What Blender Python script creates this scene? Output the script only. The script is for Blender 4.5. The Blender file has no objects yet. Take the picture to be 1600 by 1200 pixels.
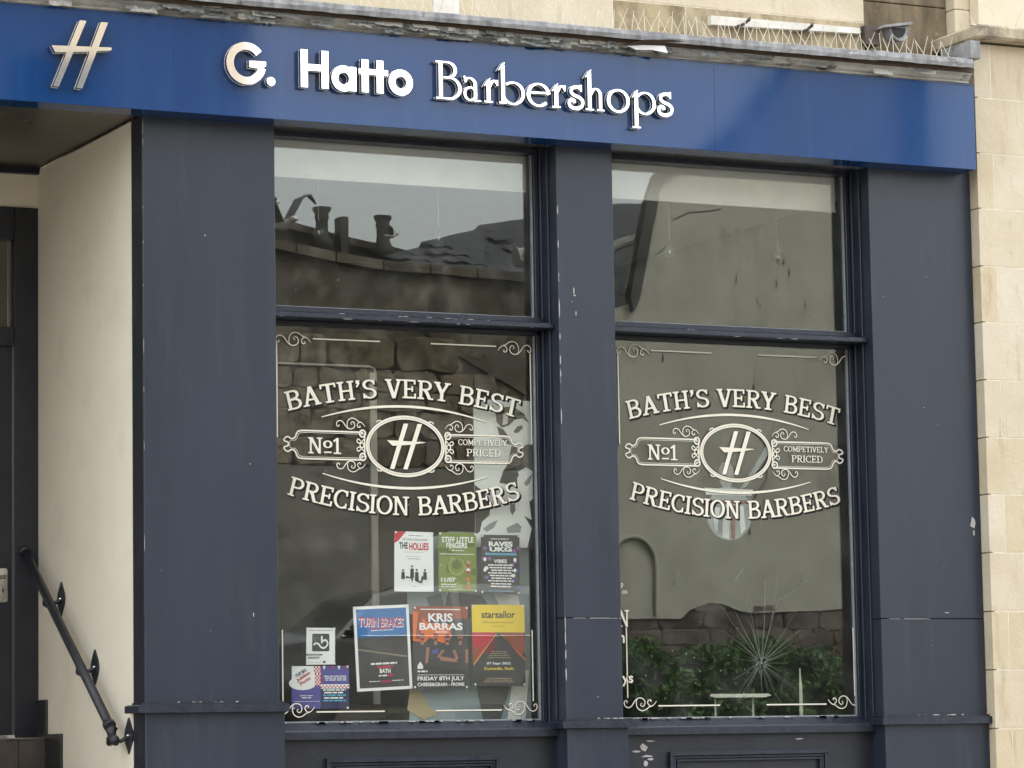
import bpy, bmesh, math, random
import numpy as np
from mathutils import Vector, Matrix
random.seed(7)
rad = math.radians
SC = bpy.context.scene
COL = SC.collection

# ------------------------------------------------------------------ camera
YAW, PIT, ROL = rad(25.836), rad(6.316), rad(-.969)
fwd = Vector((math.sin(YAW)*math.cos(PIT), math.cos(YAW)*math.cos(PIT), math.sin(PIT)))
rgt = Vector((math.cos(YAW), -math.sin(YAW), 0)); up = rgt.cross(fwd)
r2 = rgt*math.cos(ROL)+up*math.sin(ROL); u2 = -rgt*math.sin(ROL)+up*math.cos(ROL)
cam_d = bpy.data.cameras.new('camera'); cam = bpy.data.objects.new('camera', cam_d); COL.objects.link(cam)
M = Matrix.Identity(4)
for i, v in enumerate((r2, u2, -fwd)):
    for k in range(3): M[k][i] = v[k]
M.translation = Vector((-5.159, -14.6, 1.65))
cam.matrix_world = M
cam_d.sensor_width = 36; cam_d.lens = 5187.6/1600*36; cam_d.clip_end = 500; cam_d.clip_start = .1
SC.camera = cam
# ------------------------------------------------------------------ world, sun, exposure
W = bpy.data.worlds.new('World'); SC.world = W; W.use_nodes = True
nt = W.node_tree; nt.nodes.clear()
sky = nt.nodes.new('ShaderNodeTexSky'); sky.sky_type = 'NISHITA'; sky.sun_disc = False
SUN_EL, SUN_AZ = 50, 35          # azimuth clockwise from +Y
sky.sun_elevation = rad(SUN_EL); sky.sun_rotation = rad(SUN_AZ); sky.dust_density = 4; sky.air_density = 1.3; sky.ozone_density = 1
hs = nt.nodes.new('ShaderNodeHueSaturation'); hs.inputs['Saturation'].default_value = .22
bg = nt.nodes.new('ShaderNodeBackground'); bg.inputs[1].default_value = .15
out = nt.nodes.new('ShaderNodeOutputWorld')
nt.links.new(sky.outputs[0], hs.inputs['Color']); nt.links.new(hs.outputs[0], bg.inputs[0]); nt.links.new(bg.outputs[0], out.inputs[0])
sd = bpy.data.lights.new('sun', 'SUN'); sd.energy = .6; sd.angle = rad(12); sd.color = (1, .965, .9)
so = bpy.data.objects.new('sun', sd); COL.objects.link(so)
az = rad(SUN_AZ); el = rad(SUN_EL)
sv = Vector((math.sin(az)*math.cos(el), math.cos(az)*math.cos(el), math.sin(el)))
so.rotation_euler = (-sv).to_track_quat('-Z', 'Y').to_euler(); so.location = (0, -10, 30)
SC.view_settings.view_transform = 'Standard'; SC.view_settings.look = 'None'
SC.view_settings.exposure = 2.55; SC.view_settings.gamma = 1; SC.view_settings.use_curve_mapping = False
try:
    SC.cycles.use_denoising = True; SC.cycles.max_bounces = 8; SC.cycles.transparent_max_bounces = 12
    SC.cycles.caustics_reflective = False; SC.cycles.sample_clamp_indirect = 6
except Exception: pass

# ------------------------------------------------------------------ materials
def mat(name, c1, c2=None, rough=.6, scale=8, bump=0, bscale=60, metal=0, spec=.5, detail=6, lo=.35, hi=.65,
        stretch=(1, 1, 1), rvar=0, obj_rand=0, coat=0, emit=None, c3=None, s3=2.5, lo3=.55, hi3=.7, stretch3=(1, 1, 1)):
    m = bpy.data.materials.new(name); m.use_nodes = True; n = m.node_tree; p = n.nodes['Principled BSDF']
    L = n.links.new
    tc = n.nodes.new('ShaderNodeTexCoord')
    geo = n.nodes.new('ShaderNodeNewGeometry')
    p.inputs['Roughness'].default_value = rough; p.inputs['Metallic'].default_value = metal
    p.inputs['Specular IOR Level'].default_value = spec; p.inputs['Coat Weight'].default_value = coat
    p.inputs['Coat Roughness'].default_value = .08
    p.inputs['Base Color'].default_value = (*c1, 1)
    def noise(s, st, d=detail):
        mp = n.nodes.new('ShaderNodeMapping'); mp.inputs['Scale'].default_value = st
        L(geo.outputs['Position'], mp.inputs['Vector'])
        t = n.nodes.new('ShaderNodeTexNoise'); t.inputs['Scale'].default_value = s; t.inputs['Detail'].default_value = d
        t.inputs['Roughness'].default_value = .62
        L(mp.outputs[0], t.inputs['Vector']); return t
    def rng(src, a, b, x=0., y=1.):
        r = n.nodes.new('ShaderNodeMapRange'); r.inputs[1].default_value = a; r.inputs[2].default_value = b
        r.inputs[3].default_value = x; r.inputs[4].default_value = y; L(src, r.inputs[0]); return r.outputs[0]
    def mixc(f, a, b, mode='MIX'):
        x = n.nodes.new('ShaderNodeMix'); x.data_type = 'RGBA'; x.blend_type = mode
        for k, v in ((0, f), (6, a), (7, b)):
            if hasattr(v, 'is_linked') or hasattr(v, 'links'): L(v, x.inputs[k])
            elif k == 0: x.inputs[0].default_value = v
            else: x.inputs[k].default_value = (*v, 1)
        return x.outputs[2]
    c = None
    if c2 is not None:
        t = noise(scale, stretch); c = mixc(rng(t.outputs[0], lo, hi), c1, c2)
        if rvar: L(rng(t.outputs[0], .3, .7, rough-rvar, rough+rvar), p.inputs['Roughness'])
    if c3 is not None:
        t3 = noise(s3, stretch3, 8); c = mixc(rng(t3.outputs[0], lo3, hi3), c if c is not None else c1, c3)
    if obj_rand:
        oi = n.nodes.new('ShaderNodeObjectInfo')
        hv = n.nodes.new('ShaderNodeHueSaturation'); L(rng(oi.outputs['Random'], 0, 1, 1-obj_rand, 1+obj_rand), hv.inputs['Value'])
        L(rng(oi.outputs['Random'], 0, 1, 1.15, .8), hv.inputs['Saturation'])
        if c is not None: L(c, hv.inputs['Color'])
        else: hv.inputs['Color'].default_value = (*c1, 1)
        c = hv.outputs[0]
    if c is not None: L(c, p.inputs['Base Color'])
    if bump:
        tb = noise(bscale, (1, 1, 1), 5); b = n.nodes.new('ShaderNodeBump'); b.inputs['Strength'].default_value = bump
        b.inputs['Distance'].default_value = .01; L(tb.outputs[0], b.inputs['Height']); L(b.outputs[0], p.inputs['Normal'])
    if emit: p.inputs['Emission Color'].default_value = (*emit[0], 1); p.inputs['Emission Strength'].default_value = emit[1]
    return m
navy = mat('navy_paint', (.021, .028, .046), (.028, .036, .055), .36, 1.6, .05, 12, rvar=.10, spec=.45, stretch=(1, 1, .25), c3=(.045, .051, .065), s3=7, lo3=.55, hi3=.8, stretch3=(1.6, 1, .22))
navy_frame = mat('navy_gloss_paint', (.011, .015, .028), (.020, .025, .040), .36, 14, .3, 45, rvar=.1, stretch=(1, 1, .2))
navy_dark = mat('navy_shaded_paint', (.012, .014, .022), (.020, .023, .032), .4, 5, .15, 40)  # darker copy of navy; shade of the door and recesses is in the colour
blue = mat('blue_fascia_enamel', (.0028, .043, .165), (.0038, .050, .182), .055, 1.5, 0, spec=.42, rvar=.03, stretch=(3, 1, .6), c3=(.010, .065, .18), s3=5, lo3=.52, hi3=.8, stretch3=(3, 1, .25))
chrome = mat('polished_steel', (.93, .92, .90), (.86, .85, .83), .05, 20, metal=1)
stone = mat('bath_stone', (.61, .515, .355), (.69, .60, .44), .9, 3, .35, 45, obj_rand=.05, spec=.2, c3=(.46, .36, .23), s3=7, lo3=.56, hi3=.82, stretch3=(2.2, 1, .5))
stone_dirty = mat('weathered_bath_stone', (.50, .42, .28), (.24, .19, .13), .92, 5, .6, 30, obj_rand=.1, spec=.2, lo=.42, hi=.66, stretch=(1.6, 1, .6), c3=(.11, .095, .07), s3=9, lo3=.56, hi3=.72)
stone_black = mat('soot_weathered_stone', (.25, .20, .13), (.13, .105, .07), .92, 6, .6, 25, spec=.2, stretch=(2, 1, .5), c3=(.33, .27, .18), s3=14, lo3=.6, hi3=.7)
mortar = mat('lime_mortar', (.82, .76, .62), (.66, .58, .44), .95, 20, .4, 80)
cream = mat('cream_render', (.86, .79, .65), (.90, .84, .71), .75, 2.2, .15, 18, spec=.3, c3=(.74, .66, .53), s3=3, lo3=.55, hi3=.85)
soffit_m = mat('brown_soffit_sheet', (.045, .036, .030), (.055, .045, .038), .3, 2, rvar=.05)
lead = mat('lead_flashing', (.19, .19, .195), (.36, .36, .355), .6, 9, .5, 30, spec=.4, stretch=(2, 1, .5), c3=(.13, .125, .12), s3=14, lo3=.55, hi3=.7)
peel_w = mat('peeling_cream_paint', (.60, .585, .53), (.42, .41, .375), .7, 7, .5, 40, c3=(.10, .085, .07), s3=5, lo3=.58, hi3=.66, stretch3=(1, 1, 3))
peel_g = mat('peeling_grey_paint', (.30, .315, .30), (.19, .20, .195), .6, 8, .4, 40, c3=(.06, .06, .055), s3=9, lo3=.60, hi3=.7)
timber = mat('bare_timber_and_shade', (.11, .075, .045), (.05, .035, .025), .9, 20, .5, 60, stretch=(.3, 1, 2))
white_paint = mat('white_paint', (.80, .78, .72), (.66, .62, .54), .6, 10, .3, 50)
rust = mat('rusty_iron', (.06, .05, .045), (.10, .07, .05), .6, 30, .4, 90)
spike_m = mat('spike_plastic', (.80, .75, .62), (.62, .56, .42), .4, 30)
iron = mat('black_gloss_iron', (.020, .023, .030), (.034, .036, .042), .32, 30, .4, 60)
steel = mat('satin_steel', (.75, .74, .71), (.65, .64, .62), .25, 30, metal=1)
tile_m = mat('brown_quarry_tile', (.055, .045, .038), (.085, .07, .06), .5, 14, .3, 50, obj_rand=.15)
grout = mat('tile_grout', (.20, .17, .14), rough=.9)
vinyl = mat('cream_vinyl', (.86, .82, .68), (.80, .76, .63), .5, 30, spec=.3)
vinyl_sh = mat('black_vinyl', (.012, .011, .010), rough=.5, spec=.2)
chip_m = mat('exposed_undercoat', (.55, .53, .50), (.4, .38, .36), .8, 60)
putty = mat('window_putty', (.30, .32, .33), (.22, .24, .26), .7, 20, .3)
shade_m = mat('white_blind_fabric', (.80, .80, .76), (.76, .76, .72), .8, 3)
inner_wall = mat('shop_wall_paint', (.055, .05, .043), (.07, .065, .055), .7, 1.5)
inner_floor = mat('dark_wood_floor', (.035, .028, .022), (.06, .045, .035), .4, 6)
leather = mat('black_leather', (.015, .015, .016), rough=.35)
paper = mat('paper', (.82, .82, .80), rough=.55)
asphalt = mat('asphalt', (.05, .05, .052), (.065, .063, .06), .9, 30, .4, 80)
paving = mat('paving_stone', (.26, .24, .21), (.34, .31, .27), .85, 5, .3, 40, obj_rand=.1)
sooty = mat('sooty_rubble_stone', (.20, .165, .115), (.085, .07, .052), .95, 5, .8, 14, obj_rand=.3, spec=.1, lo=.38, hi=.62)
sooty_render = mat('stained_render', (.095, .082, .062), (.048, .042, .034), .95, 1.6, .5, 12, spec=.1, c3=(.22, .20, .16), s3=3.2, lo3=.50, hi3=.72, stretch3=(1, 1, .6))
gable_m = mat('grey_plaster', (.37, .36, .30), (.30, .29, .245), .95, 1.6, .4, 9, spec=.1, c3=(.20, .195, .17), s3=2.6, lo3=.57, hi3=.80, stretch3=(1.3, 1, .6))
slate_m = mat('roof_slate', (.022, .024, .027), (.040, .042, .046), .5, 4, .3, 30, obj_rand=.25)
tar = mat('dark_bargeboard', (.012, .011, .010), (.022, .02, .018), .7, 8, .4, 30)
pot_m = mat('black_chimney_pot', (.010, .010, .010), (.02, .018, .016), .7, 8)
leafm = mat('hedge_leaf', (.050, .115, .030), (.085, .165, .045), .6, 2.5, spec=.2)
leafd = mat('hedge_core', (.010, .022, .008), rough=.9)
carp = mat('dark_car_paint', (.02, .021, .023), rough=.18, coat=.6)
cglass = mat('car_glass', (.01, .012, .014), rough=.05)
rubber = mat('rubber', (.02, .02, .02), rough=.85)
gullw = mat('gull_white', (.7, .7, .68), rough=.8); gullg = mat('gull_grey', (.13, .13, .14), rough=.8)
beige = mat('beige_stone_block', (.21, .185, .145), (.17, .15, .115), .9, 2, .4, 20, obj_rand=.1, c3=(.12, .10, .08), s3=3, lo3=.6, hi3=.72)
def flat(name, c, rough=.5): return mat(name, c, rough=rough, spec=.3)
K = {k: flat('print_'+k, v) for k, v in dict(black=(.02, .02, .02), dark=(.05, .048, .045), red=(.55, .03, .05), crimson=(.5, .04, .10), blue=(.03, .16, .42), navy=(.03, .035, .10),
     purple=(.10, .09, .33), lilac=(.25, .12, .35), cyan=(.12, .42, .6), green=(.10, .15, .02), olive=(.2, .26, .05), lime=(.30, .36, .10), yellow=(.85, .62, .03), orange=(.75, .16, .03),
     rust=(.30, .07, .03), skin=(.36, .17, .11), tan=(.45, .36, .2), white=(.90, .90, .88), grey=(.30, .30, .30), pale=(.82, .84, .78), bluegrey=(.30, .36, .37), mid=(.12, .115, .105), charcoal=(.055, .05, .05), maroon=(.16, .02, .02)).items()}
def glass_mat(name, ior, tint):
    m = bpy.data.materials.new(name); m.use_nodes = True; n = m.node_tree; n.nodes.clear()
    o = n.nodes.new('ShaderNodeOutputMaterial'); t = n.nodes.new('ShaderNodeBsdfTransparent'); t.inputs[0].default_value = (*tint, 1)
    g = n.nodes.new('ShaderNodeBsdfGlossy'); g.inputs['Roughness'].default_value = .0; g.inputs['Color'].default_value = (.97, 1, .96, 1)
    lw = n.nodes.new('ShaderNodeLayerWeight'); lw.inputs[0].default_value = .5
    pw = n.nodes.new('ShaderNodeMath'); pw.operation = 'POWER'; pw.inputs[1].default_value = 4; n.links.new(lw.outputs['Facing'], pw.inputs[0])
    f = n.nodes.new('ShaderNodeMath'); f.operation = 'MULTIPLY_ADD'; f.inputs[1].default_value = 1-ior; f.inputs[2].default_value = ior; n.links.new(pw.outputs[0], f.inputs[0])
    x = n.nodes.new('ShaderNodeMixShader'); L = n.links.new
    geo = n.nodes.new('ShaderNodeNewGeometry'); tb = n.nodes.new('ShaderNodeTexNoise'); tb.inputs['Scale'].default_value = 2.2; tb.inputs['Detail'].default_value = 1
    b = n.nodes.new('ShaderNodeBump'); b.inputs['Strength'].default_value = .009; b.inputs['Distance'].default_value = .02
    L(geo.outputs['Position'], tb.inputs['Vector']); L(tb.outputs[0], b.inputs['Height']); L(b.outputs[0], g.inputs['Normal'])
    # thin film of dust
    dn = n.nodes.new('ShaderNodeTexNoise'); dn.inputs['Scale'].default_value = 6; dn.inputs['Detail'].default_value = 8; L(geo.outputs['Position'], dn.inputs['Vector'])
    r = n.nodes.new('ShaderNodeMapRange'); r.inputs[1].default_value = .45; r.inputs[2].default_value = .75; r.inputs[3].default_value = .004; r.inputs[4].default_value = .035; L(dn.outputs[0], r.inputs[0])
    df = n.nodes.new('ShaderNodeBsdfDiffuse'); df.inputs[0].default_value = (.6, .6, .55, 1); y = n.nodes.new('ShaderNodeMixShader')
    L(f.outputs[0], x.inputs[0]); L(t.outputs[0], x.inputs[1]); L(g.outputs[0], x.inputs[2])
    L(r.outputs[0], y.inputs[0]); L(x.outputs[0], y.inputs[1]); L(df.outputs[0], y.inputs[2]); L(y.outputs[0], o.inputs[0]); return m
glass = glass_mat('window_glass', .055, (.985, .995, .985))
crack_m = mat('crack_white', (.30, .34, .29), rough=.3)

# ------------------------------------------------------------------ object helpers
def link(name, me, parent=None):
    o = bpy.data.objects.new(name, me); COL.objects.link(o)
    if parent is not None: o.parent = parent
    return o
def tag(o, label=None, cat=None, group=None, kind=None):
    if label: o['label'] = label
    if cat: o['category'] = cat
    if group: o['group'] = group
    if kind: o['kind'] = kind
    return o
def thing(name, label, cat, group=None, loc=(0, 0, 0)):
    o = bpy.data.objects.new(name, None); COL.objects.link(o); o.location = loc; o.empty_display_size = .1
    return tag(o, label, cat, group)
class MB:
    def __init__(s): s.v = []; s.f = []; s.m = []; s.mats = []
    def mi(s, m):
        if m not in s.mats: s.mats.append(m)
        return s.mats.index(m)
    def add(s, vs, fs, m):
        b = len(s.v); k = s.mi(m); s.v += [tuple(x) for x in vs]
        for f in fs: s.f.append(tuple(b+i for i in f)); s.m.append(k)
    def quad(s, a, b, c, d, m): s.add([a, b, c, d], [(0, 1, 2, 3)], m)
    def box(s, x0, x1, y0, y1, z0, z1, m, c=0):
        if c <= 0:
            s.add([(x, y, z) for z in (z0, z1) for y in (y0, y1) for x in (x0, x1)],
                  [(0, 2, 3, 1), (4, 5, 7, 6), (0, 1, 5, 4), (2, 6, 7, 3), (0, 4, 6, 2), (1, 3, 7, 5)], m); return
        # chamfered box
        V = []; idx = {}
        X = (x0, x1); Y = (y0, y1); Z = (z0, z1)
        for i in (0, 1):
            for j in (0, 1):
                for k in (0, 1):
                    for a in range(3):
                        p = [X[i], Y[j], Z[k]]; sg = [1-2*i, 1-2*j, 1-2*k]
                        for q in range(3):
                            if q != a: p[q] += sg[q]*c
                        idx[(i, j, k, a)] = len(V); V.append(tuple(p))
        F = []
        for a in range(3):
            o = [q for q in range(3) if q != a]
            for e in (0, 1):
                r = []
                for (u, w) in ((0, 0), (1, 0), (1, 1), (0, 1)):
                    t = [0, 0, 0]; t[a] = e; t[o[0]] = u; t[o[1]] = w; r.append(idx[(*t, a)])
                F.append(tuple(r))
        for a in range(3):
            o = [q for q in range(3) if q != a]
            for u in (0, 1):
                for w in (0, 1):
                    t0 = [0, 0, 0]; t0[o[0]] = u; t0[o[1]] = w; t1 = list(t0); t1[a] = 1
                    F.append((idx[(*t0, o[0])], idx[(*t0, o[1])], idx[(*t1, o[1])], idx[(*t1, o[0])]))
        for i in (0, 1):
            for j in (0, 1):
                for k in (0, 1): F.append(tuple(idx[(i, j, k, a)] for a in range(3)))
        s.add(V, F, m); s.fixn = True
    def prism(s, pts, y0, y1, m):      # pts in XZ
        n = len(pts)
        s.add([(x, y0, z) for x, z in pts]+[(x, y1, z) for x, z in pts],
              [tuple(range(n)), tuple(range(2*n-1, n-1, -1))]+[(i, (i+1) % n, n+(i+1) % n, n+i) for i in range(n)], m); s.fixn = True
    def profile_x(s, pts, x0, x1, m, cuts=1):   # pts in YZ swept along X
        n = len(pts); V = []; F = []
        for c in range(cuts+1):
            x = x0+(x1-x0)*c/cuts; V += [(x, y, z) for y, z in pts]
        for c in range(cuts):
            for i in range(n): j = (i+1) % n; F.append((c*n+i, c*n+j, (c+1)*n+j, (c+1)*n+i))
        F += [tuple(range(n)), tuple(range(cuts*n, (cuts+1)*n))]
        s.add(V, F, m); s.fixn = True
    def tube(s, pts, r, m, n=8):
        pts = [Vector(p) for p in pts]; V = []; F = []; rr = r if isinstance(r, (list, tuple)) else [r]*len(pts)
        for i, p in enumerate(pts):
            d = (pts[min(i+1, len(pts)-1)]-pts[max(i-1, 0)]).normalized()
            a = d.cross(Vector((0, 0, 1)) if abs(d.z) < .9 else Vector((1, 0, 0))).normalized(); b = d.cross(a)
            V += [p+(a*math.cos(t)+b*math.sin(t))*rr[i] for t in (2*math.pi*k/n for k in range(n))]
        for i in range(len(pts)-1):
            for k in range(n): q = (k+1) % n; F.append((i*n+k, i*n+q, (i+1)*n+q, (i+1)*n+k))
        F += [tuple(range(n)), tuple(range(len(pts)*n-n, len(pts)*n))]
        s.add(V, F, m); s.fixn = True
    def lathe(s, prof, c, m, n=20):    # prof (r,z)
        V = []; F = []
        for r, z in prof: V += [(c[0]+r*math.cos(t), c[1]+r*math.sin(t), c[2]+z) for t in (2*math.pi*k/n for k in range(n))]
        for i in range(len(prof)-1):
            for k in range(n): q = (k+1) % n; F.append((i*n+k, i*n+q, (i+1)*n+q, (i+1)*n+k))
        F += [tuple(range(n)), tuple(range(len(prof)*n-n, len(prof)*n))]
        s.add(V, F, m); s.fixn = True
    fixn = False
    def build(s, name, parent=None, smooth=False, bevel=0):
        me = bpy.data.meshes.new(name); me.from_pydata(s.v, [], s.f)
        for m in s.mats: me.materials.append(m)
        me.polygons.foreach_set('material_index', s.m)
        if s.fixn or bevel:
            bm = bmesh.new(); bm.from_mesh(me)
            if bevel:
                bmesh.ops.bevel(bm, geom=bm.edges[:], offset=bevel, segments=1, affect='EDGES', clamp_overlap=True)
            bmesh.ops.recalc_face_normals(bm, faces=bm.faces[:]); bm.to_mesh(me); bm.free()
        if smooth: me.polygons.foreach_set('use_smooth', [True]*len(me.polygons))
        me.update(); return link(name, me, parent)
def boxo(name, x0, x1, y0, y1, z0, z1, m, parent=None, c=0):
    b = MB(); b.box(x0, x1, y0, y1, z0, z1, m, c); return b.build(name, parent)

# ------------------------------------------------------------------ glyph engine (outlines from distance fields)
def arc(cx, cy, rx, ry, a0, a1, n=14):
    return [(cx+rx*math.cos(rad(a0+(a1-a0)*i/n)), cy+ry*math.sin(rad(a0+(a1-a0)*i/n))) for i in range(n+1)]
def spline(pts, n=6):
    P = [np.array(p, float) for p in pts]; P = [2*P[0]-P[1]]+P+[2*P[-1]-P[-2]]; o = []
    for i in range(1, len(P)-2):
        for k in range(n):
            t = k/n; a, b, c, d = P[i-1], P[i], P[i+1], P[i+2]
            o.append(tuple(.5*((2*b)+(-a+c)*t+(2*a-5*b+4*c-d)*t*t+(-a+3*b-3*c+d)*t**3)))
    o.append(tuple(P[-2])); return o
def outline(path, hw):
    P = np.array(path, float); n = len(P); T = np.zeros_like(P)
    T[1:-1] = P[2:]-P[:-2]; T[0] = P[1]-P[0]; T[-1] = P[-1]-P[-2]
    T /= np.maximum(np.linalg.norm(T, axis=1, keepdims=True), 1e-9)
    h = np.array([hw(i/(n-1), T[i]) if callable(hw) else hw for i in range(n)])[:, None]
    N = np.stack([-T[:, 1], T[:, 0]], 1)
    return P+N*h, P-N*h
def segs(path, hw):      # a stroke as a set of convex quads
    A, B = outline(path, hw)
    return [[tuple(A[i]), tuple(A[i+1]), tuple(B[i+1]), tuple(B[i])] for i in range(len(A)-1)]
def rect(x0, y0, x1, y1): return [(x0, y0), (x1, y0), (x1, y1), (x0, y1)]
def sdf_poly(poly, X, Y):
    d = np.full(X.shape, 1e9); ins = np.zeros(X.shape, bool); n = len(poly)
    for i in range(n):
        ax, ay = poly[i]; bx, by = poly[(i+1) % n]; ex, ey = bx-ax, by-ay; L = ex*ex+ey*ey
        if L < 1e-14: continue
        wx, wy = X-ax, Y-ay; t = np.clip((wx*ex+wy*ey)/L, 0, 1)
        d = np.minimum(d, (wx-t*ex)**2+(wy-t*ey)**2)
        c = ((ay > Y) != (by > Y))
        if by != ay: ins ^= c & (X < (bx-ax)*(Y-ay)/(by-ay)+ax)
    d = np.sqrt(d); return np.where(ins, -d, d)
def contour(polys, res, grow=0.):
    """union of polygons, grown by grow; returns 2-D faces and boundary segments"""
    allp = np.array([p for q in polys for p in q]); lo = allp.min(0)-res*2-grow; hi = allp.max(0)+res*2+grow
    nx = int((hi[0]-lo[0])/res)+2; ny = int((hi[1]-lo[1])/res)+2
    xs = lo[0]+np.arange(nx)*res; ys = lo[1]+np.arange(ny)*res; D = np.full((ny, nx), 1e9)
    for q in polys:
        a = np.array(q); m = res*2.5+grow
        i0 = max(int((a[:, 0].min()-m-lo[0])/res), 0); i1 = min(int((a[:, 0].max()+m-lo[0])/res)+2, nx)
        j0 = max(int((a[:, 1].min()-m-lo[1])/res), 0); j1 = min(int((a[:, 1].max()+m-lo[1])/res)+2, ny)
        X, Y = np.meshgrid(xs[i0:i1], ys[j0:j1]); D[j0:j1, i0:i1] = np.minimum(D[j0:j1, i0:i1], sdf_poly(q, X, Y))
    D -= grow+1e-7; I = D < 0; faces = []; bnd = []
    for j in range(ny-1):
        run = None
        for i in range(nx-1):
            c = (I[j, i], I[j, i+1], I[j+1, i+1], I[j+1, i])
            if all(c):
                if run is None: run = i
                continue
            if run is not None:
                faces.append([(xs[run], ys[j]), (xs[i], ys[j]), (xs[i], ys[j+1]), (xs[run], ys[j+1])]); run = None
            if not any(c): continue
            q = ((j, i), (j, i+1), (j+1, i+1), (j+1, i)); pl = []; cr = []
            for k in range(4):
                a = q[k]; b = q[(k+1) % 4]
                if c[k]: pl.append((xs[a[1]], ys[a[0]]))
                if c[k] != c[(k+1) % 4]:
                    da, db = D[a], D[b]; t = da/(da-db)
                    p = (xs[a[1]]+(xs[b[1]]-xs[a[1]])*t, ys[a[0]]+(ys[b[0]]-ys[a[0]])*t); pl.append(p); cr.append((p, c[k]))
            faces.append(pl)
            if len(cr) == 2:
                bnd.append((cr[0][0], cr[1][0]) if cr[0][1] else (cr[1][0], cr[0][0]))
    return faces, bnd
def flat_letter(mb, faces, y, m, fn):
    for f in faces: mb.add([(fn(p)[0], y, fn(p)[1]) for p in f], [tuple(range(len(f)))], m)

def hv(th, tk): return lambda t, T: (th+(tk-th)*abs(T[1])**1.5)/2
TK, TN, SF = .148, .090, .086
def slab(ch):
    s = lambda path: segs(path, hv(TN, TK)); R = rect; o = []
    def stem(x, w=TK, f=.09): return [R(x-w/2, 0, x+w/2, 1), R(x-w/2-f, 0, x+w/2+f, SF), R(x-w/2-f, 1-SF, x+w/2+f, 1)]
    h = TN/2
    if ch == 'B': o = stem(.18, f=.08)+s([(.18, 1-h), (.42, 1-h)]+arc(.42, .755, .20, .245-h, 90, -90)+[(.18, .51)])+s([(.18, .51), (.44, .51)]+arc(.44, .28, .235, .28-h, 90, -90)+[(.18, h)]); w = .76
    elif ch == 'P': o = stem(.18)+s([(.18, 1-h), (.42, 1-h)]+arc(.42, .72, .225, .28-h, 90, -90)+[(.18, .44+h)]); w = .74
    elif ch == 'R': o = stem(.18)+s([(.18, 1-h), (.42, 1-h)]+arc(.42, .735, .215, .265-h, 90, -90)+[(.18, .47+h)])+segs([(.36, .5), (.47, .38), (.60, .06)], .08)+[R(.56, 0, .80, SF)]; w = .80
    elif ch == 'A': o = segs([(.43, 1), (.15, .04)], .062)+segs([(.43, 1), (.71, .04)], .088)+[R(.20, .28, .66, .28+TN), R(0, 0, .30, SF), R(.56, 0, .87, SF), R(.34, .93, .50, 1)]; w = .85
    elif ch == 'T': o = [R(.315, 0, .48, 1), R(.20, 0, .60, SF), R(.02, 1-SF-.01, .78, 1), R(.02, .76, .11, 1), R(.69, .76, .78, 1)]; w = .80
    elif ch == 'H': o = stem(.17)+stem(.65)+[R(.17, .45, .65, .45+TN)]; w = .84
    elif ch == 'I': o = stem(.17); w = .36
    elif ch == 'L': o = stem(.18)+[R(.18, 0, .66, SF+.01), R(.57, 0, .66, .27)]; w = .68
    elif ch == 'E': o = stem(.18)+[R(.18, 0, .68, SF+.01), R(.18, 1-SF-.01, .66, 1), R(.18, .455, .52, .455+TN), R(.59, 0, .68, .27), R(.57, .75, .66, 1), R(.46, .36, .54, .65)]; w = .72
    elif ch == 'M': o = [R(.13, 0, .24, 1), R(.76, 0, .92, 1), R(.02, 0, .33, SF), R(.67, 0, 1.01, SF), R(.02, 1-SF, .22, 1), R(.84, 1-SF, 1.01, 1)]+segs([(.19, .98), (.52, .18)], .085)+segs([(.85, .98), (.52, .18)], .06); w = 1.03
    elif ch == 'N': o = [R(.12, 0, .235, 1), R(.64, 0, .755, 1), R(.02, 0, .34, SF), R(.53, 1-SF, .86, 1), R(.02, 1-SF, .2, 1)]+[[(.10, 1), (.29, 1), (.755, .0), (.62, 0)]]; w = .88
    elif ch == 'V': o = segs([(.13, .97), (.40, 0)], .088)+segs([(.67, .97), (.40, 0)], .062)+[R(-.02, 1-SF, .30, 1), R(.52, 1-SF, .81, 1), R(.34, 0, .46, .06)]; w = .78
    elif ch == 'Y': o = segs([(.12, .97), (.39, .42)], .088)+segs([(.66, .97), (.39, .42)], .064)+[R(.305, 0, .47, .46), R(.20, 0, .58, SF), R(-.02, 1-SF, .29, 1), R(.50, 1-SF, .80, 1)]; w = .77
    elif ch == 'O': o = s(arc(.42, .5, .335, .5-h, 0, 360, 40)); w = .84
    elif ch == 'o': o = s(arc(.28, .30, .2, .26, 0, 360, 30)); w = .56
    elif ch == 'D': o = stem(.18)+s([(.18, 1-h), (.38, 1-h)]+arc(.38, .5, .33, .5-h, 90, -90, 20)+[(.18, h)]); w = .82
    elif ch == 'C': o = s(arc(.43, .5, .345, .5-h, 48, 312, 34))+[R(.61, .68, .70, .98), R(.61, .03, .70, .30)]; w = .78
    elif ch == 'S': o = s(spline(arc(.37, .735, .245, .265-h, 25, 250, 12)+arc(.37, .275, .26, .275-h, 70, -155, 12), 2))+[R(.565, .72, .645, .98), R(.06, .02, .14, .29)]; w = .70
    elif ch == "'": o = [[(.06, 1.0), (.24, 1.0), (.23, .80), (.10, .62), (.05, .65), (.12, .80), (.06, .82)]]; w = .30
    elif ch == '1': o = [R(.20, 0, .35, 1), R(.05, 0, .50, SF)]+segs([(.30, .96), (.05, .78)], .055); w = .55
    else: w = .42
    return o, w
_gc = {}
def glyph(ch, res=.022, grow=0.):
    k = (ch, res, grow)
    if k not in _gc:
        pl, w = slab(ch); _gc[k] = (contour(pl, res, grow)[0] if pl else [], w)
    return _gc[k]
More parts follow.
